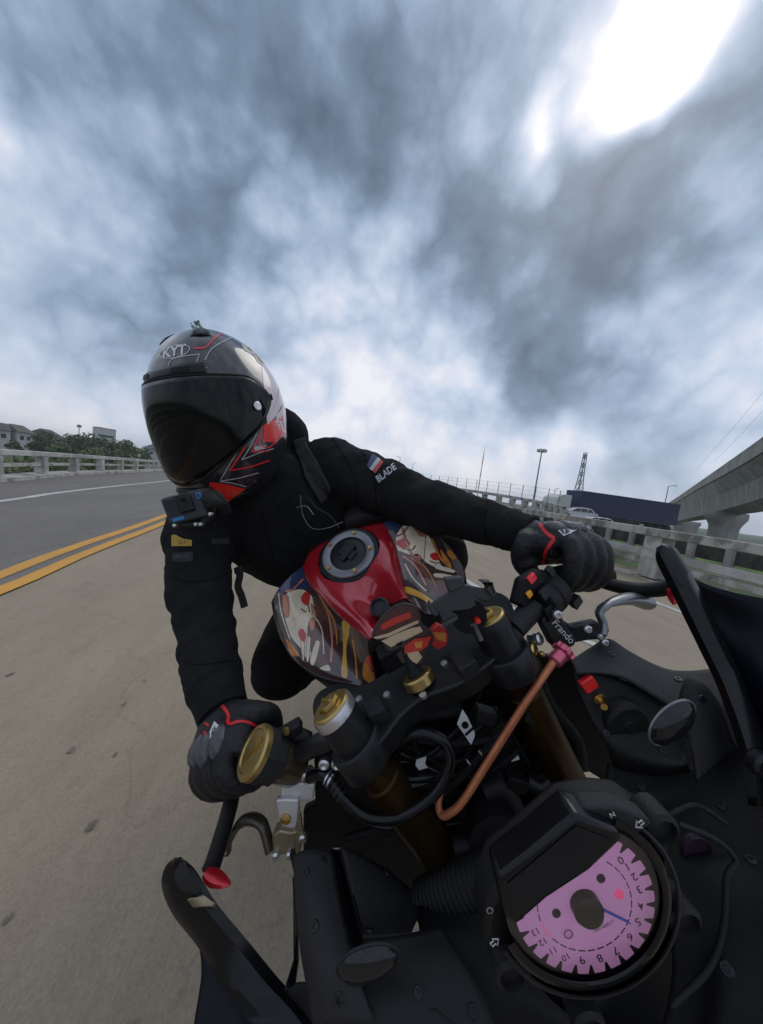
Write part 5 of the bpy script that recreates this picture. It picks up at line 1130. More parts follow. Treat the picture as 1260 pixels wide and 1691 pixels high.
for L, w_, m_ in (([(470, 297), (550, 290), (600, 240), (650, 200)], 3.0, 'line_red'), ([(545, 372), (590, 300), (680, 245), (760, 212)], 1.8, 'line_white'), ([(305, 420), (330, 372), (400, 350), (510, 335)], 1.6, 'line_white'), ([(510, 335), (492, 388)], 1.5, 'line_white'), ([(480, 485), (500, 445), (560, 420)], 1.3, 'line_white'),
                  ([(820, 880), (790, 960), (705, 1092)], 3.0, 'line_red'), ([(705, 1090), (830, 1068), (965, 1025)], 2.4, 'line_red'), ([(925, 800), (880, 900), (848, 968)], 2.2, 'line_red'), ([(848, 968), (960, 962)], 2.6, 'line_red'), ([(1040, 850), (960, 940), (890, 912)], 2.6, 'line_red'), ([(890, 912), (915, 850)], 1.8, 'line_red'),
                  ([(900, 805), (830, 950), (782, 1022)], 1.3, 'line_white'), ([(782, 1022), (900, 975), (990, 948)], 1.3, 'line_white'), ([(775, 935), (700, 1060), (648, 1150)], 1.3, 'line_white'), ([(648, 1158), (760, 1140), (895, 1105)], 1.3, 'line_white'), ([(640, 1162), (720, 1172), (812, 1195)], 1.3, 'line_white'), ([(660, 1000), (720, 965), (760, 945)], 1.2, 'line_white'), ([(1028, 470), (1020, 590), (990, 690)], 1.5, 'line_white')):
    decal(T, smooth_line(zh(L), w_), m_, 'stripe', helmet, cell=3)
for po, m_ in ((zh([(930, 240), (1010, 350), (1052, 450), (1064, 560), (1058, 640), (1010, 730), (950, 800), (1015, 690), (1036, 580), (1030, 470), (990, 370), (900, 262)]), 'panel_pink'), (zh([(1010, 730), (1062, 660), (1072, 850), (1045, 838), (1048, 760), (1000, 790)]), 'panel_pink'), (zh([(930, 790), (1050, 735), (1068, 850), (1010, 905), (920, 905)]), 'panel_red'),
               (zh([(578, 1165), (690, 1180), (808, 1212), (680, 1305), (610, 1262), (560, 1228)]), 'panel_red'), (zh([(860, 935), (935, 925), (950, 945), (870, 962)]), 'line_white')):
    decal(T, po, m_, 'panel', helmet, off=.0004, cell=4)
ov = [(289+25*cos(q)*.98+2.4*sin(q)*0-0, 581+10*sin(q)-5*cos(q)) for q in [2*pi*k/40 for k in range(41)]]
decal(T, (linepoly(ov, 1.6), [tuple([i, i+1, 81-i-1, 81-i]) for i in range(40)]), 'line_white', 'badge_ring', helmet)
decal(T, pxtext('KYT', (288, 581), 22, radians(-11), .95, .25, .03), 'logo_white', 'lettering', helmet, off=.0008)
decal(T, zh([(780, 270), (830, 262), (890, 300), (950, 380), (930, 412), (890, 390), (860, 340), (800, 310)]), 'line_white', 'sticker', helmet, off=.0006)
decal(T, zh([(812, 278), (862, 285), (905, 345), (925, 395), (900, 380), (870, 330), (825, 300)]), 'patch_yellow', 'sticker', helmet, off=.001)
# head and neck inside the helmet
bodymb.ell(HC-hf*.005-hu*.01, (.075, .095, .115), (hr, hf, hu)); bodymb.tube([HC-hu*.08-hf*.03, bd(428, 775, .75)], [.058, .062], 18)
bodymb.ell(HC+hf*.092-hu*.02, (.014, .016, .022), (hr, hf, hu))
body = pp_(bodymb, 'body', 'skin'); remesh(body, .0045, 3)
# neck collar between helmet and hoodie
mb = MB(); mb.tube([HC-hu*.125-hf*.035, bd(424, 778, .752), bd(440, 800, .78)], [.088, .095, .13], 32, caps=False); pp_(mb, 'neck_collar', 'hoodie_fabric')
# glove marks
TL, TR_ = bvh([GL['L'][0]]), bvh([GL['R'][0]])
zl = lambda L: zz(L, 310, 1130, 7.875); zr = lambda L: zz(L, 860, 840, 7.875)
for L, w_ in (([(450, 280), (530, 400), (520, 500), (560, 520)], 4.6), ([(560, 520), (680, 480), (800, 495), (935, 560)], 3.6), ([(225, 500), (280, 545)], 3), ([(225, 610), (240, 710)], 3.2)): decal(TL, smooth_line(zl(L), w_*1.25), 'glove_red', 'trim', GL['L'][0], cell=3)
for L, w_ in (([(250, 195), (330, 310), (435, 390)], 4.6), ([(440, 385), (350, 510), (310, 610), (280, 740)], 4.2)): decal(TR_, smooth_line(zr(L), w_*1.25), 'glove_red', 'trim', GL['R'][0], cell=3)
decal(TL, zl([(350, 482), (465, 600), (320, 680), (228, 778), (280, 640)]), 'logo_white', 'emblem', GL['L'][0], cell=3)
for q in ([(352, 535), (352, 600), (415, 600), (372, 585)], [(335, 560), (325, 650), (345, 620)], [(310, 640), (370, 628), (330, 665)]): decal(TL, zl(q), 'glove_leather', 'emblem_line', GL['L'][0], off=.0013, cell=3)
decal(TR_, zr([(440, 245), (600, 250), (735, 280), (560, 360), (500, 300)]), 'logo_white', 'emblem', GL['R'][0], cell=3)
for q in ([(510, 275), (560, 285), (560, 345), (535, 310)], [(575, 280), (630, 278), (572, 340)], [(590, 310), (650, 292), (585, 342)]): decal(TR_, zr(q), 'glove_leather', 'emblem_line', GL['R'][0], off=.0013, cell=3)
mb = MB(); wl_ = GL['L'][1]; c = bd(352, 1162, .452); mb.box(c, (.012, .010, .005), ((RGT-DWN*.2).normalized(), DWN, FWD)); wt = pp_(mb, 'wrist_strap', 'glove_leather', GL['L'][0], bevel=.003)
for y in (1158, 1164, 1172):
    mb = MB(); mb.box(bd(351+(y-1158)*-.5, y, .4465), (.004, .0012, .0006), ((RGT-DWN*.2).normalized(), DWN, FWD)); pp_(mb, 'strap_mark', 'logo_white', wt)
mb = MB(); mb.box(bd(874, 902, .468), (.0015, .006, .002)); pp_(mb, 'strap_mark', 'logo_white', GL['R'][0])
# sleeve badges
TJ = bvh([jacket]); z6 = lambda L: zz(L, 600, 750, 6.3)
for q, m_ in (([(92, 0), (150, 35), (65, 155), (38, 120)], 'flag_blue'), ([(150, 35), (180, 60), (95, 175), (65, 155)], 'flag_white'), ([(180, 60), (210, 85), (130, 202), (95, 175)], 'flag_red')): decal(TJ, z6(q), m_, 'flag_patch', jacket, off=.0015, cell=3)
decal(TJ, pxtext('BLADE', (638, 782), 16, radians(-38), .80, .1, .025), 'flag_white', 'lettering', jacket, off=.0016)
decal(TJ, [(284, 884), (290, 883), (303, 890), (317, 892), (317, 902), (300, 902), (284, 902)], 'patch_yellow', 'sleeve_patch', jacket, off=.0012, cell=3)
decal(TJ, pxtext('LL1', (301, 896), 9, radians(4), 1.0), 'patch_ink', 'lettering', jacket, off=.0022)
decal(TJ, [(285, 913), (319, 911), (319, 927), (300, 928), (285, 927)], 'strap_web', 'sleeve_patch', jacket, off=.0012, cell=3)
decal(TJ, pxtext('IPPOVIC', (302, 920), 9.5, radians(-3), .72), 'patch_grey', 'lettering', jacket, off=.0022)
decal(TJ, [(348, 890), (378, 888), (378, 898), (350, 899)], 'strap_web', 'chest_tag', jacket, off=.0012, cell=4)
# stitched seams
mat('seam', (.006, .006, .007), .9, spec=.1)
for L in ([(548, 724), (572, 760), (588, 800), (590, 846)], [(596, 742), (618, 790), (622, 848)], [(284, 952), (310, 960), (345, 958), (378, 946)], [(300, 1092), (330, 1098), (384, 1090)], [(806, 826), (800, 860), (806, 898)], [(430, 842), (440, 880), (452, 930)]):
    decal(TJ, smooth_line(L, 1.6), 'seam', 'seam', jacket, off=.0012, cell=4)
# ---- backpack straps over the hoodie
pack = frame_empty('backpack', bd(540, 800, 1.0), 'black backpack with webbing straps worn over the hoodie', 'backpack')
PKB = V(*pack['base'])
def pk_(mb, name, m, par=None, **k): return mb.build(name, m, par if par is not None else pack, base=PKB, flip=True, **k)
q = decal(TJ, [(482, 728), (500, 722), (522, 758), (549, 805), (526, 828), (502, 790)], 'strap_web', 'shoulder_strap', pack, off=.004, cell=5, builder=pk_); q.modifiers.new('s', 'SOLIDIFY').thickness = .006
q = decal(TJ, [(548, 804), (552, 810), (528, 832), (524, 827)], 'grey_plastic', 'strap_slider', pack, off=.008, cell=4, builder=pk_); q.modifiers.new('s', 'SOLIDIFY').thickness = .005
mb = MB(); mb.ell(bd(520, 850, 1.06), (.15, .14, .15)); o = pk_(mb, 'bag', 'strap_web'); wrinkle(o, .06, .01, 'bag_fold')
tl = [(392, 936, .71), (396, 950, .705), (393, 968, .70), (399, 985, .695), (404, 1003, .69)]
mb = MB(); mb.tube(cr([bd(*p) for p in tl], 6), [.009, .0095, .0105, .011, .010, .009]+[.0085]*19, 10, flat=.3, ref=RGT); pk_(mb, 'strap_tail', 'strap_web', angle=70)
for pth, r, m_ in (([(496, 818, .66), (500, 850, .645), (515, 872, .635), (540, 872, .63), (566, 862, .64)], .0006, 'lever_grey'), ([(494, 828, .66), (508, 822, .655), (522, 838, .65), (545, 852, .645), (560, 872, .64)], .0016, 'black_metal'), ([(490, 838, .66), (506, 836, .655), (518, 850, .648)], .0011, 'lever_grey')):
    mb = MB(); mb.tube(cr([bd(*p) for p in pth], 8), r, 8); pk_(mb, 'drawcord', m_)
mb = MB(); mb.grid([cr([bd(*p) for p in r], 5) for r in ([(566, 852, .70), (590, 834, .71), (625, 845, .71), (650, 850, .71)], [(570, 864, .68), (600, 852, .68), (630, 856, .68), (652, 858, .69)], [(575, 880, .69), (605, 872, .69), (632, 868, .70), (650, 870, .71)])]); pk_(mb, 'waist_belt', 'grey_plastic', solid=.006)
# ---- action camera on the chin
ac = frame_empty('action_camera', bd(302, 838, 0.505), 'small dark grey action camera clamped under the chin of the helmet', 'camera')
ACB = V(*ac['base'])
def ac_(mb, name, m, par=None, **k): return mb.build(name, m, par if par is not None else ac, base=ACB, flip=True, **k)
mat('camera_grey', (.028, .029, .033), .6, bump=.2, bscale=600); mat('camera_blue', (.02, .17, .42), .4)
cc = [bd(262, 824, 0.505), bd(331, 806, 0.515), bd(343, 853, 0.515), bd(279, 868, 0.505)]
mb = MB(); nn = (cc[1]-cc[0]).cross(cc[3]-cc[0]).normalized(); nn = nn if nn.dot(FWD) > 0 else -nn; mb.prism(cc, nn*.034+RGT*.004-DWN*.006); cb_ = ac_(mb, 'case', 'camera_grey', bevel=.005, seg=3)
def cq(a, b, off): return cc[0]+(cc[1]-cc[0])*a+(cc[3]-cc[0])*b-nn*off
def crect(a0, b0, a1, b1, o0, th, name, m, bev=.001):
    mb = MB(); mb.prism([cq(a, b, o0+th) for a, b in ((a0, b0), (a1, b0), (a1, b1), (a0, b1))], nn*th); return ac_(mb, name, m, cb_, bevel=bev)
crect(.08, .12, .40, .72, 0, .0008, 'front_screen', 'navy_screen'); crect(.36, .04, .72, .72, 0, .006, 'lens_housing', 'gloss_black', .003)
mb = MB(); mb.lathe(cq(.54, .38, .006), -nn, [(.009, 0), (.009, .001), (.006, .0012), (.004, .0002), (.001, .0002)], 28); ac_(mb, 'lens', 'visor_black', cb_)
crect(.84, .12, .96, .36, .0, .0006, 'logo', 'camera_blue'); crect(.86, .17, .92, .30, .0006, .0004, 'logo', 'camera_grey')
crect(.12, .80, .40, .92, .0, .0004, 'lettering', 'camera_blue')
mb = MB(); mb.tube(cr([bd(338, 830, 0.520), bd(352, 818, 0.527), bd(366, 832, 0.535), bd(372, 845, 0.545)], 5), [.012]*16, 12, flat=.7); mb.tube([bd(300, 868, 0.520), bd(335, 866, 0.525), bd(352, 848, 0.530)], .009, 10); mt_ = ac_(mb, 'mount_arm', 'black_plastic')
mb = MB(); mb.grid([[bd(*p) for p in r] for r in ([(335, 812, 0.510), (352, 812, 0.515), (370, 828, 0.525)], [(338, 840, 0.512), (350, 838, 0.515), (366, 842, 0.525)])]); ac_(mb, 'mount_plate', 'grey_plastic', mt_, solid=.004)
for x, y in ((347, 849), (323, 866), (331, 866), (288, 868)):
    mb = MB(); mb.lathe(bd(x, y, .501), -FWD, [(.003, -.006), (.003, .001), (.0018, .002)], 10); ac_(mb, 'screw', 'silver', mt_)
# ---------------------------------------------------------------- beyond the road
mat('leaf_dark', (.095, .135, .058), .7, col2=(.058, .088, .040), vscale=1.2, world_coords=True)
mat('leaf_mid', (.140, .180, .068), .7, col2=(.090, .125, .050), vscale=1.0, world_coords=True)
mat('leaf_light', (.20, .215, .085), .7, col2=(.13, .15, .058), vscale=1.0, world_coords=True)
mat('bark', (.10, .075, .055), .9, var=.4, vscale=6)
mat('house_white', (.50, .50, .48), .85, var=.2, vscale=1.5); mat('roof_grey', (.115, .105, .10), .85, var=.3, vscale=3); mat('window_dark', (.03, .035, .04), .2)
mat('roof_brown', (.16, .13, .115), .85, var=.3, vscale=3)
def leaves(mb, c, r, n, size, rnd, m=0):
    for _ in range(n):
        while True:
            d = V(rnd.uniform(-1, 1), rnd.uniform(-1, 1), rnd.uniform(-1, 1))
            if .25 < d.length < 1: break
        d = d.normalized()*(d.length**.45)
        p = c+V(d.x*r[0], d.y*r[1], d.z*r[2]); a = V(rnd.gauss(0, 1), rnd.gauss(0, 1), rnd.gauss(0, .7)).normalized(); b = a.orthogonal().normalized(); b = (b+a.cross(b)*rnd.uniform(-1, 1)).normalized(); s = size*rnd.uniform(.6, 1.3)
        mb.add([p-a*s, p+b*s*.6, p+a*s, p-b*s*.6], [(0, 1, 2, 3)], m)
def tree(name, top, base_z, width, label, mm, rnd, cat='tree', group='trees beyond the left rail', leaf=.28, n=900, trunk=True, nl=9):
    h = top.z-base_z; b = V(top.x, top.y, base_z); t = empty(name, b, label, cat, group)
    mb = MB(); ch = h*.74; cz = base_z+h-ch/2
    tk = MB(); tk.tube(cr([b, b+V(rnd.uniform(-.1, .1)*width, 0, h*.35), V(top.x, top.y, base_z+h*.8)], 4), [.05*width*(1-.08*i)+.03 for i in range(9)], 8)
    for k in range(nl):
        z = (k+.5)/nl; w = width*.5*sqrt(max(.08, 1-(2*z-.9)**2*.8)); a = rnd.uniform(0, 6.28); q = w*rnd.uniform(.2, .75)
        c = V(top.x+cos(a)*q, top.y+sin(a)*q, cz-ch/2+ch*z*.92+.04*h); s = width*rnd.uniform(.2, .34)
        leaves(mb, c, (s, s, s*.8), n//nl, leaf, rnd, rnd.choice((0, 0, 1)))
        tk.tube([V(top.x, top.y, base_z+h*.3+.3*z*h), c], .012*width+.01, 5)
    leaves(mb, V(top.x, top.y, top.z-.14*h), (width*.22, width*.22, h*.13), n//6, leaf, rnd)
    part(tk, 'trunk', 'bark', t); part(mb, 'crown', mm, t, smooth=False, fix=False); return t
RT = random.Random(11); GZ = -3.2
def tp(px, py, d): return wd(px, py, d)
TREES = [(24, 722, 62, 2.6, ('leaf_mid', 'leaf_light'), 'yellow green bushy tree in front of the leftmost grey roof'),
         (66, 712, 70, 4.2, ('leaf_mid', 'leaf_dark'), 'rounded mid green tree just right of the left houses'),
         (78, 708, 74, 4.6, ('leaf_dark', 'leaf_mid'), 'darker green tree leaning against the small house gable'),
         (98, 727, 60, 4.0, ('leaf_mid', 'leaf_light'), 'low olive tree below the gabled house'),
         (118, 713, 76, 6.5, ('leaf_dark', 'leaf_mid'), 'dark broad tree left of the tall thin aerial'),
         (141, 712, 74, 6.5, ('leaf_dark', 'leaf_dark'), 'darkest broad tree at the middle of the left treeline'),
         (165, 716, 72, 6.0, ('leaf_dark', 'leaf_mid'), 'dark bushy tree in front of the pale apartment block'),
         (188, 722, 70, 5.5, ('leaf_dark', 'leaf_mid'), 'dark green tree at the right end of the pale block'),
         (211, 724, 66, 4.5, ('leaf_mid', 'leaf_light'), 'light green rounded tree closest to the helmet'),
         (236, 734, 80, 4.5, ('leaf_dark', 'leaf_mid'), 'small dark tree before the long white shed'),
         (152, 736, 50, 3.4, ('leaf_light', 'leaf_mid'), 'small yellowish bush tree below the dark treeline')]
for px, py, d, w, mm, lb in TREES: tree('tree', tp(px, py+8, d), GZ, w, lb, mm, RT, n=1100, leaf=.26)
SHR = [(40, 760, 26, 3.0, 'tall pale shrub behind the second rail post'), (105, 764, 30, 3.6, 'wide scrubby bush seen through the rail gap left of centre'), (160, 764, 32, 3.2, 'olive bush seen between the middle rail posts'), (200, 766, 34, 3.0, 'low bush showing over the rail near its far end'), (232, 764, 38, 3.2, 'farthest low bush beside the helmet'), (70, 772, 20, 2.2, 'nearest leafy bush under the rail, second gap'), (126, 774, 23, 2.2, 'small leafy bush at the foot of a rail post'), (20, 774, 17, 1.8, 'small dark bush by the pale water')]
for px, py, d, w, lb in SHR: tree('shrub', tp(px, py, d), GZ, w, lb, ('leaf_mid', 'leaf_light'), RT, 'shrub', 'shrubs below the left rail', leaf=.16, n=700, nl=7)
# slim tall tree whose top shows over the helmet
tt = wd(325, 530, 44); t = empty('slender_tree', (tt.x, tt.y, GZ), 'tall slender tree whose leafy tip shows above the helmet', 'tree')
mb = MB(); mb.tube(cr([V(tt.x, tt.y, GZ), V(tt.x+.1, tt.y, tt.z*.5), V(tt.x, tt.y, tt.z-.6)], 5), [.16-.011*i for i in range(11)], 8); part(mb, 'trunk', 'bark', t)
mb = MB(); leaves(mb, V(tt.x, tt.y, tt.z-.75), (.75, .75, .55), 130, .15, RT); leaves(mb, V(tt.x+.1, tt.y, tt.z-.2), (.35, .35, .3), 40, .14, RT); part(mb, 'crown', ('leaf_mid', 'leaf_dark'), t, smooth=False, fix=False)
# far wood along the horizon
mb = MB(); rw = random.Random(5)
for px in range(-60, 470, 3):
    d = 240; p = wd(px, 712+px*.155+rw.uniform(-3, 5), d); b_ = V(p.x, p.y, GZ)
    leaves(mb, V(p.x, p.y, (p.z+GZ)/2), (2.4, 2.4, (p.z-GZ)/2), 26, .95, rw, 0)
tag(mb.build('far_wood', 'leaf_dark', smooth=False, fix=False), None, None, kind='stuff')
def house(pl, pr, pyt, d, label, wall='house_white', roof='roof_grey', flat=False, dep=7, hr_=.45, cat='house', nw=2):
    a, b = wd(pl, pyt, d), wd(pr, pyt, d*1.04); top = (a.z+b.z)/2; c = V((a.x+b.x)/2, (a.y+b.y)/2, GZ); ax = V(b.x-a.x, b.y-a.y, 0); W_ = ax.length/2; ax.normalize(); ay = V(-ax.y, ax.x, 0)
    h = top-GZ; e = empty('house' if cat == 'house' else 'building', c, label, cat); wt_ = h if flat else h*(1-hr_*.55)
    mb = MB(); mb.box(c+ay*dep/2+V(0, 0, wt_/2), (W_, dep/2, wt_/2), (ax, ay, V(0, 0, 1)));
    part(mb, 'wall', wall, e, smooth=False)
    mb = MB()
    if flat: mb.box(c+ay*dep/2+V(0, 0, h+.1), (W_*1.03, dep/2*1.03, .12), (ax, ay, V(0, 0, 1)))
    else:
        o = W_*1.1; q = dep*.6; z0 = wt_+.02
        mb.add([c+ax*sx*o+ay*(dep/2+sy*q)+V(0, 0, z0) for sx, sy in ((-1, -1), (1, -1), (1, 1), (-1, 1))]+[c+ax*sx*o*.72+ay*dep/2+V(0, 0, h) for sx in (-1, 1)], [(0, 1, 5, 4), (1, 2, 5), (2, 3, 4, 5), (3, 0, 4), (3, 2, 1, 0)])
    part(mb, 'roof', roof, e, smooth=False)
    for k in range(nw):
        u = (k+.5)/nw*2-1; f_ = MB(); wc_ = c+ax*u*W_*.8-ay*.03+V(0, 0, wt_*.74); f_.box(wc_, (min(.6, W_*.22), .04, .55), (ax, ay, V(0, 0, 1))); part(f_, 'window', 'window_dark', e, smooth=False)
    return e
house(-22, 18, 697, 78, 'white house with grey hipped roof cut by the left edge')
house(28, 56, 703, 84, 'white house with grey hipped roof behind the yellow green tree', roof='roof_brown')
house(82, 104, 711, 96, 'small pale house with dark roof between two trees')
house(160, 192, 708, 150, 'pale flat roofed apartment block above the dark trees', flat=True, cat='building', nw=5)
house(214, 232, 739, 120, 'low white hut beside the light green tree')
house(238, 300, 735, 130, 'long white shed with grey roof next to the helmet', cat='building', dep=12, nw=4)
ae = wd(131, 701, 110); e = empty('aerial', (ae.x, ae.y, GZ), 'thin grey aerial mast rising from the dark trees', 'mast'); mb = MB(); mb.tube([V(ae.x, ae.y, GZ), ae], .12, 6); part(mb, 'mast', 'galvanised', e); mb = MB(); mb.box(ae-V(0, 0, .6), (.6, .25, .45)); part(mb, 'antenna', 'galvanised', e, bevel=.05)
# pale water in the left gap
w0, w1, w2, w3 = gnd(-120, 812, -3.1), gnd(48, 796, -3.1), gnd(34, 783, -3.1), gnd(-120, 782, -3.1)
mb = MB(); mb.add([w0, w1, w2, w3], [(0, 1, 2, 3)]); tag(mb.build('canal', 'water', smooth=False), None, None, kind='structure')
# white sign by the rail
sg = wd(230, 752, 40); e = empty('sign', (sg.x, sg.y, GZ), 'small white sign beyond the far left rail', 'sign'); mb = MB(); mb.box(sg, (.16, .02, .2)); part(mb, 'board', 'house_white', e, smooth=False); mb = MB(); mb.tube([V(sg.x, sg.y+.04, GZ), sg+V(0, .04, 0)], .04, 6); part(mb, 'pole', 'galvanised', e)
# ---- the crossing road with a lorry and cars
mat('container_navy', (.018, .031, .085), .5, col2=(.013, .024, .068), vscale=.8, rvar=.08); mat('truck_white', (.55, .56, .54), .4, var=.15, vscale=3); mat('car_white', (.60, .61, .63), .25, coat=1); mat('car_glass', (.012, .014, .018), .06, coat=1); mat('tail_red', (.35, .02, .02), .3); mat('tyre', (.02, .02, .02), .8); mat('chassis', (.035, .03, .028), .7)
T0, T1 = wd(955, 848, 36.5), wd(1117, 868, 38.8); T0t = wd(955, 806, 36.5)
tz = (T0.z+T1.z)/2; th_ = 2.75; td = V(T1.x-T0.x, T1.y-T0.y, 0); TL_ = td.length; td.normalize(); tn_ = V(-td.y, td.x, 0)
if tn_.dot(V(T0.x, T0.y, 0)) < 0: tn_ = -tn_
RZ = tz-1.15
cA, cB = V(T0.x, T0.y, RZ)-td*16-tn_*4.5, V(T0.x, T0.y, RZ)+td*90-tn_*4.5
mb = MB(); mb.grid([[q+tn_*o+V(0, 0, z) for q in (cA, cB)] for o, z in ((0, -1.6), (0, 0), (13, 0), (13, -1.6))]); tag(mb.build('crossing_road', 'asphalt', smooth=False), None, None, kind='structure')
lo = empty('lorry', (T0.x, T0.y, RZ), 'lorry pulling a long dark navy box trailer, white cab at its left', 'lorry')
U = V(0, 0, 1); c = V(T0.x, T0.y, tz)
mb = MB(); mb.box(c+td*TL_/2+tn_*1.25+U*th_/2, (TL_/2, 1.25, th_/2), (td, tn_, U)); bx_ = part(mb, 'trailer_box', 'container_navy', lo, bevel=.03)
mb = MB(); mb.box(c+td*TL_/2+tn_*-.02+U*(th_-.05), (TL_/2, .03, .06), (td, tn_, U)); mb.box(c+td*TL_/2+tn_*-.02+U*.06, (TL_/2, .03, .07), (td, tn_, U)); bx_2 = part(mb, 'rail', 'container_navy', bx_, smooth=False)
mb = MB()
for k in range(27): mb.box(c+td*(.25+k*(TL_-.5)/26)-tn_*.012+U*th_/2, (.05, .016, th_/2-.14), (td, tn_, U))
part(mb, 'side_rib', 'container_navy', bx_, smooth=False)
mb = MB(); mb.box(c+td*TL_/2+tn_*1.25-U*.18, (TL_/2, .5, .15), (td, tn_, U)); mb.box(c+td*(TL_*.4)+tn_*.1-U*.35, (TL_*.22, .04, .28), (td, tn_, U)); part(mb, 'chassis', 'chassis', lo, smooth=False)
for s in (TL_*.74, TL_*.83, TL_*.92, 1.0, -3.2, -.9):
    mb = MB(); mb.lathe(V(T0.x, T0.y, RZ+.5)+td*s, tn_, [(.3, .02), (.5, .05), (.5, .55), (.3, .58)], 20); part(mb, 'wheel', 'tyre', lo)
mb = MB(); pr = [(-1.15, .5), (-3.3, .5), (-3.45, 1.2), (-3.4, 1.9), (-3.15, 2.7), (-2.4, 3.15), (-1.2, 3.15)]; mb.prism([V(T0.x, T0.y, RZ)+td*x+U*z+tn_*.05 for x, z in pr], tn_*2.3); cb2 = part(mb, 'cab', 'truck_white', lo, bevel=.06)
mb = MB(); mb.prism([V(T0.x, T0.y, RZ)+td*x+U*z+tn_*.035 for x, z in ((-1.9, 1.75), (-3.1, 1.75), (-2.95, 2.45), (-1.9, 2.45))], tn_*.012); part(mb, 'side_window', 'car_glass', cb2, smooth=False)
mb = MB(); mb.box(V(T0.x, T0.y, RZ)+td*-1.0+U*1.9+tn_*1.2, (.06, 1.0, 1.2), (td, tn_, U)); part(mb, 'deflector', 'chassis', cb2, smooth=False)
def car(p0, dx, lab, s=1.0):
    dn = V(-dx.y, dx.x, 0); e = empty('car', p0, lab, 'car', 'white cars beside the lorry')
    Q = lambda x, z, y: p0+dx*x*s+U*z*s+dn*y*s
    lower = [(-2.1, .35), (-2.2, .6), (-2.1, .88), (-1.0, 1.0), (1.6, 1.08), (2.1, 1.05), (2.2, .7), (2.15, .38)]
    mb = MB(); rows = []
    for y, k in ((-.86, .97), (-.9, 1), (-.6, 1.01), (.6, 1.01), (.9, 1), (.86, .97)): rows.append([Q(x*k, z, y) for x, z in lower])
    mb.grid(rows, close=True); n = len(lower); o = 0; mb.f.append(list(range(n))); mb.f.append(list(range(5*n, 6*n))[::-1]); mb.m += [0, 0]; bo = part(mb, 'body', 'car_white', e, bevel=.05, seg=3)
    mb = MB(); up_ = [(-1.2, 1.0), (-.45, 1.5), (.2, 1.62), (1.4, 1.58), (1.95, 1.08)]
    mb.prism([Q(x, z, -.74) for x, z in up_], dn*1.48*s); part(mb, 'cabin', 'car_white', e, bevel=.08, seg=3)
    for y, t_ in ((-.752, -.01), (.742, .01)):
        for seg in ([(-.95, 1.1), (-.38, 1.46), (.1, 1.53), (.1, 1.1)], [(.18, 1.1), (.18, 1.53), (.85, 1.53), (.95, 1.1)], [(1.03, 1.1), (.95, 1.52), (1.35, 1.5), (1.68, 1.12)]):
            mb = MB(); mb.prism([Q(x, z, y) for x, z in seg], dn*t_*s); part(mb, 'window', 'car_glass', e, smooth=False)
    mb = MB(); mb.prism([Q(1.52, 1.50, -.6), Q(1.92, 1.14, -.6), Q(1.92, 1.14, .6), Q(1.52, 1.50, .6)], dx*.03*s+U*.02); part(mb, 'rear_window', 'car_glass', e, smooth=False)
    for y in (-.72, .72): mb = MB(); mb.box(Q(2.15, .85, y), (.04*s, .14*s, .12*s), (dx, dn, U)); part(mb, 'tail_light', 'tail_red', e, smooth=False)
    for x in (-1.35, 1.4):
        for y in (-.9, .72): mb = MB(); mb.lathe(Q(x, .33, y), dn, [(.2*s, 0), (.33*s, .03), (.33*s, .17*s), (.2*s, .19*s)], 18); part(mb, 'wheel', 'tyre', e)
    for y in (-.6, .6): mb = MB(); mb.tube([Q(-.3, 1.6, y), Q(.2, 1.67, y), Q(1.2, 1.65, y)], .025*s, 6); part(mb, 'roof_rail', 'galvanised', e)
    return e
cp = wd(953, 844, 31.5); dxx = (td+tn_*-.35).normalized(); car(V(cp.x, cp.y, cp.z-.85), dxx, 'white estate car with roof rails in front of the navy trailer', .78)
cp = wd(980, 858, 27.5); car(V(cp.x, cp.y, cp.z-1.0), dxx, 'low white car mostly hidden behind the barrier, only its roof showing', .8)
# ---- masts, lamps and pylon
def pole(name, foot, top, d, r, label, cat, head=None, gp_=None):
    b, t_ = wd(*top, d), wd(*foot, d); p = V(b.x, b.y, min(t_.z-6, GZ)); e = empty(name, p, label, cat, gp_)
    mb = MB(); mb.tube([p, V(b.x, b.y, b.z)], [r*1.5, r], 8); part(mb, 'pole', 'galvanised', e)
    return e, V(b.x, b.y, b.z)
e, t_ = pole('high_mast_light', (882, 836), (895, 744), 72, .13, 'tall floodlight mast with a ring of lamps left of the lorry', 'light mast')
mb = MB(); mb.lathe(t_, U, [(.7, -.1), (.75, 0), (.7, .1), (.2, .3)], 16); part(mb, 'ring', 'galvanised', e)
for k in range(8):
    a = k*pi/4; mb = MB(); mb.box(t_+V(cos(a)*.85, sin(a)*.85, -.05), (.2, .2, .3)); part(mb, 'lamp', 'truck_white', e)
mat('mast_red', (.40, .06, .05), .6); mat('mast_white', (.5, .5, .5), .6)
b = wd(801, 737, 150); e = empty('radio_mast', (b.x, b.y, GZ), 'thin red and white radio mast above the forearm', 'mast')
H_m = b.z-GZ
for k in range(10):
    mb = MB(); mb.tube([V(b.x, b.y, GZ+H_m*k/10), V(b.x, b.y, GZ+H_m*(k+1)/10)], .22 if k < 9 else .08, 6); part(mb, 'section', 'mast_red' if k % 2 else 'mast_white', e)
b = wd(967, 748, 125); e = empty('lattice_pylon', (b.x, b.y, GZ), 'steel lattice pylon standing behind the front of the navy trailer', 'pylon')
mb = MB(); H_m = b.z-GZ; lv_ = [(0, 3.4), (.2, 2.2), (.38, 1.3), (.5, .95), (.62, .72), (.75, .58), (.88, .5), (1, .42)]
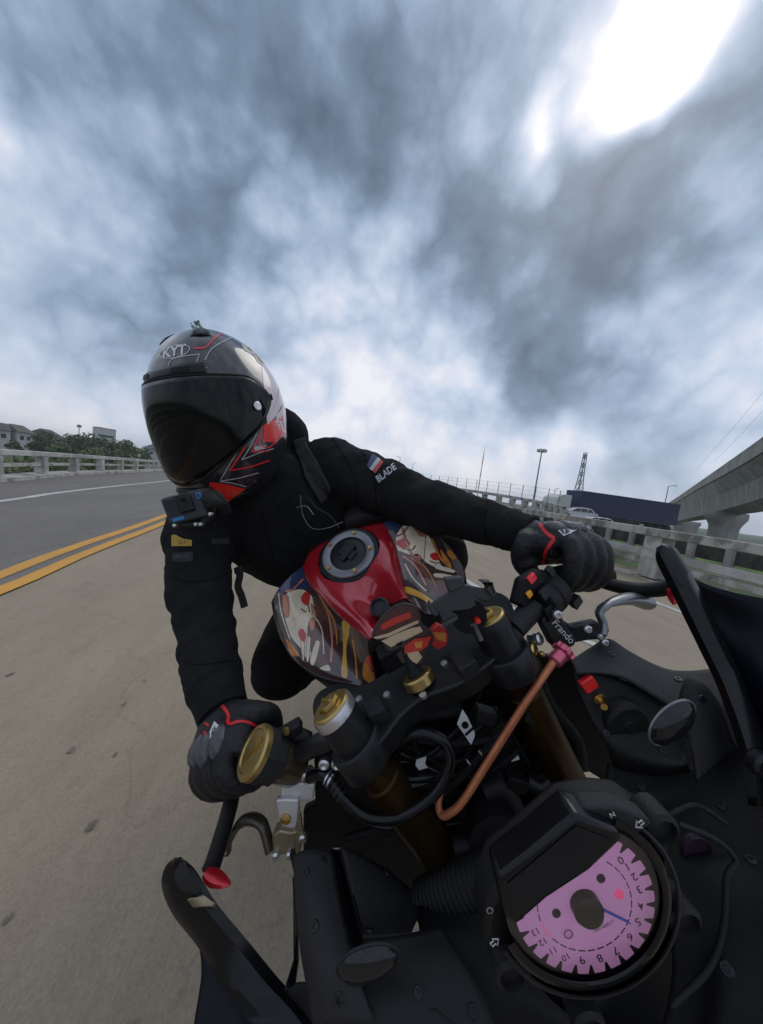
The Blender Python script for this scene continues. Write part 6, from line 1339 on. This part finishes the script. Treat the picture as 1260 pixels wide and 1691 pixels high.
cs = lambda i, k: V(b.x+lv_[i][1]*(1, 1, -1, -1)[k], b.y+lv_[i][1]*(1, -1, -1, 1)[k], GZ+H_m*lv_[i][0])
for i in range(len(lv_)-1):
    for k in range(4):
        j = (k+1) % 4; mb.tube([cs(i, k), cs(i+1, k)], .16, 5); mb.tube([cs(i, k), cs(i+1, j)], .09, 4); mb.tube([cs(i, j), cs(i+1, k)], .09, 4); mb.tube([cs(i+1, k), cs(i+1, j)], .08, 4)
part(mb, 'lattice', 'galvanised', e)
def lamp(foot, top, d, arm, label):
    e, t_ = pole('street_lamp', foot, top, d, .07, label, 'street lamp', None, 'street lamps'); mb = MB(); mb.tube([t_, t_+V(arm*.6, 0, .25), t_+V(arm, 0, .3)], .05, 6); part(mb, 'arm', 'galvanised', e)
    mb = MB(); mb.box(t_+V(arm, 0, .28), (.3, .12, .07)); part(mb, 'lamp_head', 'truck_white', e, bevel=.03)
lamp((655, 800), (661, 756), 90, -.9, 'street lamp rising just right of the sleeve lettering')
lamp((676, 800), (682, 765), 100, .9, 'street lamp with its arm to the right, nearest the radio mast')
lamp((914, 835), (917, 808), 80, .8, 'short street lamp standing over the white lorry cab')
lamp((905, 835), (907, 817), 85, .5, 'small street lamp left of the lorry cab')
lamp((1098, 850), (1104, 803), 62, 1.6, 'street lamp post above the trailer by the flyover')
lamp((938, 838), (939, 817), 70, .5, 'thin lamp post between the cab and the trailer')
for (a, b2, s) in (((1150, 775), (1300, 600), 0), ((1180, 762), (1330, 600), 1)):
    p, q = wd(*a, 95), wd(*b2, 60); e = empty('overhead_cable', p, ('left' if s == 0 else 'right')+' one of two thin cables slanting up over the flyover', 'cable', 'overhead cables'); mb = MB(); mb.tube(cr([p, p.lerp(q, .5)-U*.5, q], 8), .022, 5); part(mb, 'wire', 'chassis', e)

# panel fasteners, seated on whatever panel they screw into
TBK = bvh([o for o in bike.children if o.type == 'MESH' and o.name.split('.')[0] in ('side_panel', 'inner_panel', 'lower_panel', 'upper_panel', 'switch_panel', 'corner_panel', 'cowl', 'front_cowl', 'cowl_bridge')])
for x, y in ((505, 1440), (520, 1530), (640, 1440), (610, 1535), (560, 1650), (690, 1640), (1010, 1080), (1120, 1122), (1160, 1155), (1000, 1210), (1095, 1240), (1060, 1300), (1190, 1330), (1200, 1600), (1240, 1420), (535, 1420), (780, 1670)):
    r = wray(x, y).normalized(); h = TBK.ray_cast(CAM, r)
    if h[0] is None: continue
    n = h[1] if h[1].dot(r) < 0 else -h[1]; c = w2b(h[0]); n = (w2b(h[0]+n*.01)-c).normalized()
    mb = MB(); mb.lathe(c, n, [(.0040, -.002), (.0040, .0005), (.0033, .0013), (.0018, .0013), (.0015, .0003)], 16); bp_(mb, 'fastener', 'black_metal')
# thin damp air over the land
hz_ = MB(); hz_.box((0, 0, 14), (1205, 1205, 18.4))
hm_ = bpy.data.materials.new('haze'); hm_.use_nodes = True; nt_ = hm_.node_tree; nt_.nodes.clear()
vo = nt_.nodes.new('ShaderNodeVolumePrincipled'); vo.inputs['Color'].default_value = (.90, .94, 1, 1); vo.inputs['Density'].default_value = .0006; vo.inputs['Anisotropy'].default_value = .2
ou = nt_.nodes.new('ShaderNodeOutputMaterial'); nt_.links.new(vo.outputs[0], ou.inputs['Volume'])
tag(hz_.build('haze', hm_, smooth=False), None, None, kind='stuff')
